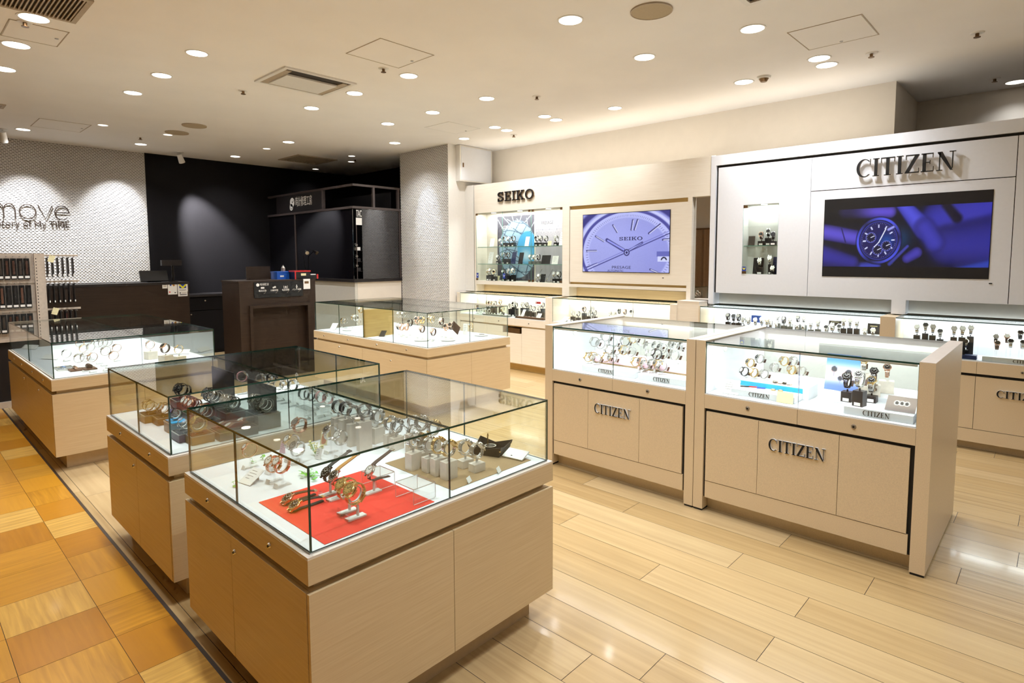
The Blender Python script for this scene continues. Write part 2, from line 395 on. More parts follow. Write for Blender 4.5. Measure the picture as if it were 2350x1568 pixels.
rows = {-1: -1.234, 0: -1.032, 2: -.766, 3: -1.375, 4: -.752, 5: -1.12, 6: -.58, 7: -1.011, 8: -.294, 10: -.1}
att = []; BL, BW = 1.253, .191
for k in range(-6, 33):
    y0 = 1.757 + BW * k; y1 = y0 + BW; y0 = max(y0, YT + .006)
    if y1 <= y0 or y0 > 8.5: continue
    j = rows.get(k, random.uniform(-1.2, 0)); n0 = math.floor((LX - j) / BL)
    for i in range(n0, 5):
        xa, xb = max(j + i * BL, LX), min(j + (i + 1) * BL, 4.2)
        if xb > xa + .01: boards(mb, att, y0, y1, xa, xb, random.random(), random.uniform(.25, .75))
fl = struct(mb, 'floor', ['gap_black', 'floor_boards']); finish_floor(fl, att)
mb = MB().box(LX - .1, 4.3, -3.1, YT, -.06, -.002, 0); att = []; TL = .302
for k in range(0, 13):
    y1 = YT - .006 if k == 0 else .554 - (k - 1) * TL; y0 = .554 - k * TL
    for i in range(-30, 18):
        x0 = -2.68 + i * TL - (0 if k < 2 else random.choice((0, .0, .151)) * 0)
        if x0 + TL < LX or x0 > 4.2: continue
        dark = (i + k) % 2 == 0
        boards(mb, att, y0, y1, max(x0, LX), min(x0 + TL, 4.2), random.uniform(.05, .55) if dark else random.uniform(.5, 1), random.uniform(.15, .5) if dark else random.uniform(.6, 1.), .0009, swap=random.random() < .5)
fl = struct(mb, 'floor', ['gap_black', 'parquet_boards']); finish_floor(fl, att)
struct(MB().box(LX, 4.2, YT - .007, YT + .007, -.03, .0015), 'trim_1', 'trim_dark')

struct(MB().box(LX - .15, 4.35, -3.15, 8.6, ZC, ZC + .1), 'ceiling', 'ceiling_paint')
def tiles(mb, org, u, n, w, h, tw=.0435, th=.0212, d=.0085):
    """relief tiling: every small tile bulges along its lower edge, so light from above leaves a short shadow under it"""
    org, u, n = Vector(org), Vector(u), Vector(n); z = Vector((0, 0, 1)); r = 0; y = 0
    while y < h - 1e-6:
        y1 = min(y + th, h); x = -(tw / 2 if r % 2 else 0)
        while x < w - 1e-6:
            a, b = max(x, 0), min(x + tw, w)
            if b - a > .004:
                q = [a, a + (b - a) * .26, a + (b - a) * .74, b]; dep = [.0006, d, d, .0006]; up = [.0002, .0072, .0072, .0002]
                lo = [org + u * q[i] + z * (y + up[i]) + n * dep[i] for i in range(4)]; hi = [org + u * q[i] + z * y1 + n * .0006 for i in range(4)]
                bk = [org + u * q[i] + z * (y + up[i]) - n * .0005 for i in range(4)]
                mb.add(lo + hi + bk, [(0, 1, 5, 4), (1, 2, 6, 5), (2, 3, 7, 6), (9, 10, 2, 1)], 1)
            x += tw
        y += th; r += 1
def wall_tiled(name, org, u, n, w, h, body):
    mb = MB().box(*body, 0); tiles(mb, org, u, n, w, h)
    me = bpy.data.meshes.new(name); me.from_pydata(mb.v, [], mb.f); me.materials.append(MATS['grout']); me.materials.append(MATS['tile_white'])
    me.polygons.foreach_set('material_index', mb.fm); o = bpy.data.objects.new(name, me); COL.objects.link(o); BASE[o.name] = Vector((0, 0, 0))
    return tag(o, kind='structure')
wall_tiled('wall_left', (LX, -1.0, 0), (0, 1, 0), (1, 0, 0), 3.848, ZC, (LX - .12, LX, -3.1, 2.848, 0, ZC))
struct(MB().box(LX - .12, LX, 2.848, 6.53, 0, ZC), 'wall_left', 'black_paint')
struct(MB().box(LX - .12, -7.575, 6.41, 6.53, 0, ZC), 'wall_back', 'black_paint')
wall_tiled('pillar', (-7.575, 5.573, 0), (1, 0, 0), (0, -1, 0), 1.128, ZC, (-7.575, -6.4475, 5.573, 6.6, 0, ZC))
struct(MB().box(-6.447, -6.444, 5.566, WB, 0, ZC), 'wall_pillar_side', 'white_paint')
struct(MB().box(-6.4438, -6.2635, 5.885, 6.0, 1.01, 2.53), 'wall_return', 'white_paint')
struct(MB().box(-6.444, -1.223, WB, WB + .12, 0, ZC), 'wall_back', 'plaster')
struct(MB().box(-1.343, -1.223, WB + .12, 7.482, 0, ZC), 'wall_recess', 'plaster')
struct(MB().box(-1.343, 4.3, 7.482, 7.60, 0, ZC), 'wall_back', 'plaster')
struct(MB().box(4.2, 4.32, -3.1, 7.60, 0, ZC), 'wall_right', 'plaster')
struct(MB().box(LX - .12, 4.3, -3.15, -3.0, 0, ZC), 'wall_front', 'plaster')

# ================================================================== CEILING FITTINGS
def cz(u, v): return at_z(u, v, ZC)
ORD = 'first second third fourth fifth sixth seventh eighth ninth tenth eleventh twelfth thirteenth fourteenth fifteenth sixteenth seventeenth eighteenth nineteenth twentieth'.split()
ORD += ['twenty-' + o for o in ORD[:9]] + ['thirtieth'] + ['thirty-' + o for o in ORD[:9]] + ['fortieth']
def downlight(u, v, r, label, power=1., aim=(0, 0, -1), angle=128, dim=False, blend=1., sz=.04):
    p = cz(u, v); t = thing('ceiling_downlight', p, label, 'downlight', 'ceiling downlights')
    MB().ring((p.x, p.y, ZC - .004), (0, 0, 1), r * .86, r, .0045, 28).build('trim_ring', 'plastic_white', t, smooth=True)
    MB().cyl((p.x, p.y, ZC - .0022), (p.x, p.y, ZC), r * .86, n=28).build('lens', 'lamp_dim' if dim else 'lamp_glow', t)
    if power: lamp('downlight_beam', 'SPOT', (p.x, p.y, ZC - .012), DOWN_POWER * power, parent=t, aim=aim, spot_size=math.radians(angle), spot_blend=blend, shadow_soft_size=sz)
    return t
AIM = {(1163, 299): [((-5.5, 5.88, 2.50), .12, 34)], (1250, 267): [((-3.5, 5.88, 2.50), .2, 30)], (1276, 275): [((-4.75, 5.88, 2.52), .12, 30)],
       (1707, 188): [((-2.2, 5.88, 2.25), .03, 36)], (1880, 134): [((-.9, 5.88, 2.0), .2, 60)], (1897, 149): [((-.1, 5.88, 2.0), .4, 60)],
       (906, 328): [((-6.9, 5.57, 2.1), 1.5, 34)], (323, 331): [((LX, 2.4, 2.05), 2.9, 50)], (53, 297): [((LX, 1.45, 2.0), 2.3, 50)], (890, 284): [((-7.0, 5.57, 1.4), .5, 36)]}
# lights beside the walls: narrow beams that graze the tiles, the fascias and the black wall
def aimed(name, frm, to, energy, angle, parent, blend=.8, color=(.94, .96, 1)):
    lamp(name, 'SPOT', frm, energy, color, parent, Vector(to) - Vector(frm), spot_size=math.radians(angle), spot_blend=blend, shadow_soft_size=.03)
RW = [ # (u, v) rows of lights, each row named by where it hangs
 ('over the front showcases', [(78, 41), (37, 103), (7, 158)], .095),
 ('in the row beside the ceiling cassette unit', [(452, 122), (371, 173), (305, 213), (236, 287)], .085),
 ('in the row before the tiled feature wall', [(53, 297), (323, 331), (540, 359)], .08),
 ('in the middle row over the island cases', [(938, 174), (814, 214), (715, 248), (662, 326), (612, 341), (385, 309)], .085),
 ('in the row leading to the tiled pillar', [(1117, 226), (993, 258), (890, 284), (906, 328)], .085),
 ('in the row before the slab letter sign', [(1411, 248), (1276, 275), (1250, 267), (1163, 299), (1136, 292), (1065, 318)], .08),
 ('in the row over the island counter', [(1309, 46), (1479, 131), (1707, 188)], .09),
 ('near the access hatch by the roman letter sign', [(1727, 66), (1880, 134), (1897, 149)], .09),
 ('in the dark repair corner ceiling', [(807, 358), (806, 371), (724, 388)], .06),
]
for where, pts, r in RW:
    for i, (u, v) in enumerate(sorted(pts)):
        dark = 'repair' in where
        small = (u, v) in ((612, 341), (236, 287), (385, 309))
        t = downlight(u, v, r * (.7 if small else 1), f'recessed downlight, {ORD[i]} from the left {where}', (.12 if dark else .25 if small else .5 if 'slab' in where else .75 if 'hatch' in where else 1.), dim=dark or small)
        for to, en, an in AIM.get((u, v), ()): p = cz(u, v); aimed('accent_beam', (p.x, p.y, ZC - .013), to, WASH_POWER * en, an, t)
# the downlight grid carried on beyond the frame, with unseen lights added as fill
for i, (x, y) in enumerate([(x, y) for y in (1.0,) for x in (-6.4, -5.0, -3.6, -2.2, -.8, 2.0)] + [(-1.9, 2.2), (-.6, 2.3), (.9, 2.9), (2.2, 4.6), (.95, 4.3), (-3.2, 2.2), (-1.9, 2.75), (-.4, .745), (-3.4, .745), (-5.6, .745)]):
    q = Vector((x, y, ZC)) - EYE; d = q.dot(FW)
    if d > 0 and 0 < W_ / 2 + FPX * q.dot(RT) / d < W_ and CY - FPX * q.dot(UP) / d > -60: continue
    t = thing('ceiling_downlight', (x, y, ZC), 'recessed downlight beyond the frame, unseen, added to the ceiling grid as fill light', 'downlight', 'downlights beyond the frame')
    MB().ring((x, y, ZC - .004), (0, 0, 1), .078, .09, .0045, 24).build('trim_ring', 'plastic_white', t, smooth=True); MB().cyl((x, y, ZC - .0022), (x, y, ZC), .078, n=24).build('lens', 'lamp_glow', t)
    lamp('downlight_beam', 'SPOT', (x, y, ZC - .012), DOWN_POWER * (.5 if y < .9 else 1.25 if y < 1.1 else .7), (.93, .965, 1), t, spot_size=math.radians(128), spot_blend=1., shadow_soft_size=.04)
p = cz(2332, 188)
downlight(2332, 188, .09, 'deep recessed bulb downlight in the ceiling recess behind the roman letter sign', .15, dim=True)
def washer(x, y, to, energy, angle, label, color=(1, .93, .84)):
    t = thing('washer_light', (x, y, ZC), label, 'downlight', 'wall washing downlights')
    MB().ring((x, y, ZC - .004), (0, 0, 1), .045, .06, .0045, 24).build('trim_ring', 'plastic_white', t, smooth=True)
    MB().cyl((x, y, ZC - .0022), (x, y, ZC), .045, n=24).build('lens', 'lamp_glow', t)
    aimed('washer_beam', (x, y, ZC - .015), to, energy, angle, t, color=color)
def spotlight(u, v, to, energy, angle, label):
    p = cz(u, v); d = (Vector(to) - Vector((p.x, p.y, ZC - .12))).normalized(); c = Vector((p.x, p.y, ZC - .1))
    t = thing('ceiling_spotlight', (p.x, p.y, ZC), label, 'spotlight', 'adjustable spotlights')
    MB().cyl((p.x, p.y, ZC - .012), (p.x, p.y, ZC), .045, n=20).cyl((p.x, p.y, ZC - .09), (p.x, p.y, ZC - .012), .008, n=8).build('stem', 'plastic_white', t, smooth=True)
    MB().cyl(c - d * .07, c + d * .06, .034, .044, 20, caps=True).build('lamp_head', 'plastic_white', t, smooth=True)
    MB().cyl(c + d * .0601, c + d * .062, .038, n=20).build('lens', 'lamp_glow', t)
    aimed('spot_beam', c + d * .075, to, energy, angle, t)
spotlight(414, 349, at_x(480, 545, LX), WASH_POWER * 14, 46, 'white swivel spotlight on the ceiling before the black wall')
spotlight(6, 296, (LX, 1.29, 1.9), WASH_POWER * .9, 44, 'white swivel spotlight at the ceiling over the tiled feature wall')
for (u, v), lab in {(446, 288): 'round beige ceiling speaker beside the black wall, the one farther along', (406, 304): 'round beige ceiling speaker beside the black wall, touching a small downlight', (1495, 24): 'big round beige ceiling speaker over the island counter'}.items():
    p = cz(u, v); r = .135
    t = thing('ceiling_speaker', p, lab, 'speaker', 'round ceiling speakers')
    MB().ring((p.x, p.y, ZC - .01), (0, 0, 1), r * .95, r, .01, 36).build('rim', 'vent_beige', t, smooth=True)
    MB().cyl((p.x, p.y, ZC - .008), (p.x, p.y, ZC), r * .95, n=36).build('grille', 'speaker_cloth', t)
for (u, v), lab in {(558, 208): 'tiny sprinkler head beside the ceiling cassette unit', (880, 157): 'sprinkler head under the middle access hatch', (322, 315): 'tiny sprinkler head near the tiled feature wall', (1232, 221): 'sprinkler head between the speaker and the pillar', (1179, 309): 'sprinkler head by the wall above the slab letter sign', (2243, 75): 'sprinkler head alone on the ceiling by the frame edge', (2000, 122): 'sprinkler head under the big access hatch', (2283, 180): 'sprinkler head in the ceiling recess', (57, 50): 'sprinkler head beside the big ceiling grille', (815, 366): 'sprinkler head in the dark repair corner'}.items():
    p = cz(u, v); t = thing('sprinkler', p, lab, 'sprinkler', 'ceiling sprinklers')
    MB().cyl((p.x, p.y, ZC - .006), (p.x, p.y, ZC), .04, .045, 20).build('escutcheon', 'plastic_white', t, smooth=True)
    MB().cyl((p.x, p.y, ZC - .03), (p.x, p.y, ZC - .006), .012, n=10).cyl((p.x, p.y, ZC - .034), (p.x, p.y, ZC - .03), .022, n=14).build('deflector', 'brown_metal', t, smooth=True)
p = cz(1753, 176); t = thing('smoke_detector', p, 'round white smoke detector near the twin downlights', 'smoke detector')
MB().cyl((p.x, p.y, ZC - .018), (p.x, p.y, ZC), .055, .06, 24).build('base', 'plastic_white', t, smooth=True)
MB().cyl((p.x, p.y, ZC - .045), (p.x, p.y, ZC - .018), .026, .042, 20).build('sensor_head', 'brown_metal', t, smooth=True)
def quadbox(pts): q = [cz(*p) for p in pts]; xs = [p.x for p in q]; ys = [p.y for p in q]; return min(xs), max(xs), min(ys), max(ys)
def frame_flat(mb, x0, x1, y0, y1, w, z0, z1, m=0):
    return mb.box(x0, x1, y0, y0 + w, z0, z1, m).box(x0, x1, y1 - w, y1, z0, z1, m).box(x0, x0 + w, y0 + w, y1 - w, z0, z1, m).box(x1 - w, x1, y0 + w, y1 - w, z0, z1, m)
def hatch(pts, label, dark='vent_beige'):
    x0, x1, y0, y1 = quadbox(pts)
    t = thing('access_hatch', ((x0 + x1) / 2, (y0 + y1) / 2, ZC), label, 'access hatch', 'ceiling access hatches')
    frame_flat(MB(), x0, x1, y0, y1, .006, ZC - .003, ZC).build('frame', dark, t)
    MB().box(x0 + .009, x1 - .009, y0 + .009, y1 - .009, ZC - .0025, ZC).build('hatch_panel', 'ceiling_paint', t)
    MB().cyl(((x0 + x1) / 2, y1 - .04, ZC - .006), ((x0 + x1) / 2, y1 - .04, ZC - .002), .012, n=12).build('latch', 'satin_steel', t)
hatch([(798, 120), (873, 87), (992, 128), (914, 156)], 'square ceiling access hatch beside the cassette air conditioner')
hatch([(1810, 75), (1974, 33), (2011, 70), (1856, 115)], 'large ceiling access hatch over the roman letter display')
hatch([(130, 107), (160, 74), (0, 80)], 'ceiling access hatch cut by the frame, beside the slatted grille')
hatch([(75, 290), (90, 271), (208, 288), (190, 300)], 'faint ceiling access hatch before the tiled feature wall')
hatch([(976, 293), (1030, 279), (1098, 296), (1043, 306)], 'faint ceiling access hatch before the tiled pillar', 'plastic_white')
def grille(pts, label, n, along='x', name='ceiling_grille'):
    x0, x1, y0, y1 = quadbox(pts)
    t = thing(name, ((x0 + x1) / 2, (y0 + y1) / 2, ZC), label, 'air grille')
    frame_flat(MB(), x0, x1, y0, y1, .03, ZC - .012, ZC).build('frame', 'vent_beige', t)
    MB().box(x0 + .03, x1 - .03, y0 + .03, y1 - .03, ZC - .001, ZC).build('duct_opening', 'vent_dark', t)
    mb = MB()
    for i in range(n):
        if along == 'x': yy = y0 + .03 + (y1 - y0 - .06) * (i + .5) / n; mb.box(x0 + .03, x1 - .03, yy - .004, yy + .004, ZC - .012, ZC - .001)
        else: xx = x0 + .03 + (x1 - x0 - .06) * (i + .5) / n; mb.box(xx - .004, xx + .004, y0 + .03, y1 - .03, ZC - .012, ZC - .001)
    mb.build('slats', 'vent_beige', t)
a, b = cz(172, 51), cz(216, 0)
grille([(172, 51), (216, 0), (-120, -20)], 'big slatted beige air grille at the ceiling corner', 26)
grille([(645, 364), (697, 356), (772, 367), (722, 376)], 'beige slatted air grille near the dark repair corner', 14)
grille([(14, 240), (0, 247), (-60, 236)], 'sliver of a beige air grille at the edge of the ceiling', 10)
# cassette air conditioner: deep frame, dark gap, hanging centre panel
x0, x1, y0, y1 = quadbox([(587, 183), (655, 151), (815, 192), (738, 218)])
t = thing('air_conditioner', ((x0 + x1) / 2, (y0 + y1) / 2, ZC), 'recessed ceiling cassette air conditioner with a white drop panel', 'air conditioner')
frame_flat(MB(), x0, x1, y0, y1, .035, ZC - .014, ZC).build('frame', 'plastic_white', t)
MB().box(x0 + .035, x1 - .035, y0 + .035, y1 - .035, ZC - .002, ZC).build('intake', 'vent_dark', t)
MB().box(x0 + .075, x1 - .17, y0 + .10, y1 - .10, ZC - .02, ZC - .006).build('centre_panel', 'plastic_white', t)
MB().box(x0 + .036, x0 + .074, y0 + .036, y1 - .036, ZC - .010, ZC - .002).box(x0 + .075, x1 - .08, y0 + .036, y0 + .098, ZC - .010, ZC - .002).box(x0 + .075, x1 - .08, y1 - .098, y1 - .036, ZC - .010, ZC - .002).build('louver', 'vent_beige', t)
x0, x1, y0, y1 = quadbox([(1690, -2), (1714, 9), (1748, 0)])
t = thing('ceiling_frame', ((x0 + x1) / 2, (y0 + y1) / 2, ZC), 'corner of a white framed ceiling unit at the frame top', 'air conditioner')
p = cz(1714, 10); frame_flat(MB(), p.x, p.x + .7, p.y - .6, p.y, .035, ZC - .014, ZC).build('rim', 'plastic_white', t)
MB().box(p.x + .035, p.x + .665, p.y - .565, p.y - .035, ZC - .003, ZC).build('intake', 'vent_dark', t)
# electrical cabinet high on the pillar side
t = thing('electrical_cabinet', (-6.39, 5.9, 2.58), 'white wall cabinet high on the pillar under the ceiling', 'cabinet')
MB().box(-6.4435, -6.354, 5.71, 6.35, 2.585, 3.088).build('body', 'white_paint', t)
d = MB().box(-6.354, -6.350, 5.735, 6.33, 2.60, 3.07).build('door', 'panel_white', t)
MB().box(-6.350, -6.344, 5.76, 5.78, 2.78, 2.84).build('latch', 'brown_metal', d)

# ================================================================== WALL SIGNS
t = thing('letter_sign', (LX, 1.5, 1.94), 'thin dark lettering mounted on the white relief tile wall', 'sign')
def el(cx, cy, rx, ry, a0, a1, n=24): return arc(cx, cy, rx, ry, a0, a1, n)
# m o v e, x-height 1
mv = [[(0, 0), (0, 1)], [(0, .62)] + el(.42, .55, .42, .45, 170, 0, 12) + [(.84, 0)], [(.84, .62)] + el(1.26, .55, .42, .45, 170, 0, 12) + [(1.68, 0)],
      el(2.62, .5, .62, .5, 0, 360, 30), [(3.42, 1), (3.98, 0), (4.54, 1)], [(4.72, .52), (5.86, .52)] + el(5.29, .5, .57, .5, 0, 318, 28)]
mb = MB(); xo, zo, ww, hh = 1.047, 2.037, .818, .191
for P in mv: mb.tube([(LX + .03, xo + x / 5.86 * ww, zo + y * hh) for x, y in P], .0075, 6)
mb.build('lettering', 'sign_bronze', t, smooth=True)
words('Story of My TIME', .085, (LX + .022, 1.088, 1.932), 'E', 'tagline', 'sign_bronze', t, .008, width=.775)
# ================================================================== SHOWCASES
def lock(mb, p, n, r=.0095):
    p, n = Vector(p), Vector(n); mb.cyl(p, p + n * .005, r, r * .8, 14, 0); mb.cyl(p + n * .005, p + n * .0065, r * .45, n=8, m=1)
def locks(t, pts, n=(0, -1, 0), mt='steel'):
    for p in pts:
        mb = MB(); lock(mb, p, n); mb.build('lock', [mt, 'gap_black'], t, smooth=True)
def pane(t, *b, edge='glass_edge', mat_='glass_pane'):
    return MB().pane(*b).build('glass_pane', [mat_, edge], t)
DK, G = .663, .007
def showcase(label, x0, x1, y0, y1, zg, ys, xs, door_x, lock_x, door_lock, edge='glass_edge', group='freestanding glass showcases', extra=None):
    """freestanding case: recessed plinth, cabinet with doors, overhanging apron, white bed, glass box in panes"""
    e = .015; t = thing('display_case', ((x0 + x1) / 2, (y0 + y1) / 2, 0), label, 'display case', group)
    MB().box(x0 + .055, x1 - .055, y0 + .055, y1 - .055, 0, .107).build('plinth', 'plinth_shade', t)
    MB().box(x0 - .003, x1 + .003, y0 - .003, y1 + .003, .107, .552, 0).box(x0 + .015, x1 - .015, y0 + .015, y1 - .015, .552, .577, 0).build('cabinet', 'wood_case', t)
    de = [x0 - .016] + door_x + [x1 + .002]
    for i in range(len(de) - 1):
        d = MB().box(de[i] + .0013, de[i + 1] - .0013, y0 - .016, y0 - .004, .108, .551).build('door', 'wood_case', t)
        for (lx, lz) in door_lock:
            if de[i] < lx < de[i + 1]: mb = MB(); lock(mb, (lx, y0 - .016, lz), (0, -1, 0)); mb.build('lock', ['steel', 'gap_black'], d, smooth=True)
    se = [y0 - .016] + ys + [y1 + .016]
    for i in range(len(se) - 1): MB().box(x1 + .004, x1 + .016, se[i] + .0013, se[i + 1] - .0013, .108, .551).build('side_panel', 'wood_case', t)
    MB().box(x0 - e, x1 + e, y0 - e, y1 + e, .577, .652, 0).build('apron', 'wood_case', t)
    MB().box(x0 - e + .001, x1 + e - .001, y0 - e + .001, y1 + e - .001, .652, .659, 0).build('apron_cap', 'laminate_trim', t)
    MB().box(x0 + .002, x1 - .002, y0 + .002, y1 - .002, .659, DK).build('display_bed', 'deck_white', t)
    locks(t, [(lx, y0 - e, .615) for lx in lock_x])
    ye = [y0] + ys + [y1]; xe = [x0] + xs + [x1]; zt = zg - G
    for i in range(len(xe) - 1):
        a, b = xe[i] + .001, xe[i + 1] - .001
        pane(t, a, b, y0, y0 + G, DK, zt, edge=edge); pane(t, a, b, y1 - G, y1, DK, zt, edge=edge)
    for i in range(len(ye) - 1):
        a, b = ye[i] + (G if i == 0 else .001), ye[i + 1] - (G if i == len(ye) - 2 else .001)
        pane(t, x1 - G, x1, a, b, DK, zt, edge=edge); pane(t, x0, x0 + G, a, b, DK, zt, edge=edge)
        pane(t, x0, x1, ye[i] + .001, ye[i + 1] - .001, zt, zg, edge=edge)
    return t
C1 = showcase('pale wood glass showcase nearest the camera, with the red mat', -2.476, -1.524, .785, 1.84, .917, [1.31], [-2.03], [-2.05], [-2.25, -1.75], [(-2.02, .50)])
C2 = showcase('pale wood glass showcase full of dark watch boxes, behind the red mat case', -3.708, -2.744, .799, 1.859, .917, [1.33], [-3.2], [-3.2], [-3.45, -2.98], [(-3.24, .50)])
C3 = showcase('long pale wood glass showcase beside the strap rack and dark counter', -7.097, -5.1125, .781, 1.855, .917, [1.33], [-6.1], [-6.1], [-6.75, -6.35, -5.85, -5.4], [(-6.25, .51), (-5.6, .51)])
C4 = showcase('long pale wood glass showcase in front of the tiled pillar', -6.34, -4.28, 3.4227, 4.505, .989, [3.96], [-5.82, -5.345, -4.82], [-5.345], [-6.12, -5.62, -5.08, -4.58], [(-5.8, .52), (-4.84, .48)])
MB().box(-5.36, -5.33, 3.436, 3.80, DK, .955).build('divider_board', 'board_gold', C4)

# ---------------------------------------------------------------- island counter
IY, IB, ID = 3.2385, 4.178, .706
def island():
    t = thing('island_counter', (-1.56, 3.7, 0), 'long beige island counter of two glazed bays with raised roman letters', 'display counter')
    xs = [(-2.708, -2.641), (-1.618, -1.562), (-1.558, -1.500), (-.470, -.408)]
    for a, b in xs: MB().box(a, b, IY, IB, .012, 1.012).box(a, b, IY, IB, 1.0122, 1.0150, 1).box(a + .003, b - .003, IY + .004, IB - .004, 0, .012, 2).build('side_panel', ['laminate', 'laminate_trim', 'gap_black'], t)
    for n, (x0, x1, s1, s2, am, lk, tx, tw) in enumerate([(-2.641, -1.618, -2.33, -1.932, -2.134, (-2.397, -1.874), -2.272, .278), (-1.500, -.470, -1.188, -.788, -.989, (-1.249, -.726), -1.129, .283)]):
        f = IY + .012
        MB().box(x0, x1, f + .06, IB - .01, 0, .085).build('plinth', 'laminate', t)
        MB().box(x0, x1, f + .004, IB - .01, .086, .66).build('carcass', 'gap_black', t)
        MB().box(x0 + .012, x1 - .012, f - .008, f + .003, .087, .186).build('kick_panel', 'laminate', t)
        for i, (a, b) in enumerate([(x0 + .012, s1), (s1, s2), (s2, x1 - .018)]):
            d = MB().box(a + .0012, b - .0012, f - .010, f + .003, .190, .602).build('door', 'laminate', t)
            if i == 1:
                serif('CITIZEN', ROMAN, .064, tw, (tx, f - .010, .455), 'S', 'raised_lettering', ('ink_black', 'panel_white'), d, .010)
        for a, b in ((x0, am), (am, x1)): MB().box(a + .001, b - .001, IY, IB - .01, .620, .700).build('apron', 'laminate', t)
        for x in lk:
            mb = MB(); lock(mb, (x, IY, .660), (0, -1, 0), .012); mb.build('lock', ['satin_steel', 'gap_black'], t, smooth=True)
        MB().box(x0, x1, IY + .002, IB - .01, .700, ID).build('display_bed', 'deck_white', t)
        MB().box(x0, x1, IB - .028, IB - .012, ID, 1.0).build('back_panel', 'deck_grey', t)
        for a, b in ((x0 + .001, am - .001), (am + .001, x1 - .001)): pane(t, a, b, IY + .004, IY + .010, ID, 1.0)
        pane(t, x0, x1, IY + .002, IB - .002, 1.001, 1.009)
        for a, b in ((x0 + .0005, x0 + .0035), (x1 - .0035, x1 - .0005)): MB().box(a, b, IY + .011, IB - .03, ID + .0005, .9995).build('side_liner', 'deck_white', t)
        for k in range(2):
            c = Vector((x0 + .0036, IY + .10 + .16 * k, .945)); mb = MB()
            mb.ring(c, (1, 0, 0), .018, .026, .004, 20, 0); mb.cyl(c, c + Vector((.003, 0, 0)), .018, n=20, m=1); mb.build('puck_light', ['plastic_white', 'led_glow'], t)
        for yy, nm_ in ((IY + .022, 'light_bar'), (IB - .05, 'light_bar')):
            MB().box(x0 + .01, x1 - .01, yy - .008, yy + .008, .988, .999, 0).build(nm_, 'plastic_white', t)
            lamp('case_light', 'AREA', ((x0 + x1) / 2, yy, .986), 5.0 * CASE_POWER, (.93, .98, 1), t, (0, .4 if yy < 3.5 else -.5, -1), shape='RECTANGLE', size=x1 - x0 - .06, size_y=.012)
    return t
ISL = island()

# ---------------------------------------------------------------- wall fixtures
SW, CB = 5.88, 5.68
t = thing('display_unit', (-4.5, SW, 0), 'pale timber wall display with slab letter sign, glazed niche and screen', 'display wall')
UW = 'wood_pale'
MB().box(-6.243, -2.710, SW, 6.12, 2.124, 2.525).build('header', UW, t)
MB().box(-6.243, -6.213, SW, 6.12, 1.009, 2.124).build('stile', UW, t)
MB().box(-4.640, -4.530, SW, 6.12, 1.009, 2.124).build('stile', UW, t)
MB().box(-2.957, -2.908, SW, 6.12, 1.009, 2.124).build('stile', UW, t)
MB().box(-6.213, -4.640, SW, 6.12, 1.114, 1.167).build('niche_shelf', UW, t)
MB().box(-6.213, -4.640, 6.10, 6.12, 1.167, 2.124).build('niche_back', UW, t)
MB().box(-6.213, -2.957, 6.04, 6.12, 1.009, 1.114).build('recess_back', 'wood_case', t)
MB().box(-4.530, -2.957, SW, 6.12, 1.128, 1.163).build('rail', UW, t)
MB().box(-4.530, -2.957, SW + .03, 6.12, 1.163, 2.124).build('recess_board', 'board_gold', t)
p_ = MB().box(-4.522, -2.965, SW + .004, SW + .03, 1.190, 2.080).build('screen_panel', UW, t)
MB().box(-2.965 - .0, -2.957, SW + .002, SW + .03, 1.19, 2.08).build('panel_edge', UW, t)
serif('SEIKO', SLAB, .128, .668, (-5.766, SW - .004, 2.258), 'S', 'raised_lettering', ('ink_black', 'brown_metal'), t, .016)
# LED cove behind the fascia lights the upper wall
MB().box(-6.2, -2.72, 6.0, 6.03, 2.526, 2.545).build('cove_light', 'led_warm', t)
lamp('cove_beam', 'AREA', (-4.46, 6.06, 2.55), 6, (1, .93, .82), t, (0, .35, 1), shape='RECTANGLE', size=3.45, size_y=.03)
# glazed niche: doors, shelves, clips
NB = 6.099
for x in (-6.213, -5.688, -5.165):
    pane(t, x + .002, (x + .523) - .002, SW + .004, SW + .009, 1.170, 2.121, edge='glass_edge_pale')
for z in (1.645, 1.405):
    sh = MB().pane(-6.210, -4.643, SW + .03, NB - .002, z - .006, z).build('glass_shelf', ['glass_pane', 'glass_edge_pale'], t)
for x in (-6.20, -5.165, -4.66):
    for z in (1.185, 2.106):
        mb = MB()
        for dx in ((0,) if x != -5.165 else (-.03, .03)): mb.box(x + dx - .016, x + dx + .016, SW - .002, SW + .012, z - .014, z + .014)
        mb.build('hinge', 'brown_metal', t)
for x in (-5.95, -5.45, -4.95):
    MB().cyl((x, 5.98, 2.1205), (x, 5.98, 2.124), .035, n=20).build('niche_light', 'led_glow', t)
lamp('niche_beam', 'AREA', (-5.43, 5.95, 2.115), 10, (1, .97, .93), t, (0, .12, -1), shape='RECTANGLE', size=1.45, size_y=.03)
mb = MB().box(-2.906, -2.712, 5.93, 5.94, 1.0, 2.124).build('mirror_strip', 'mirror', t)

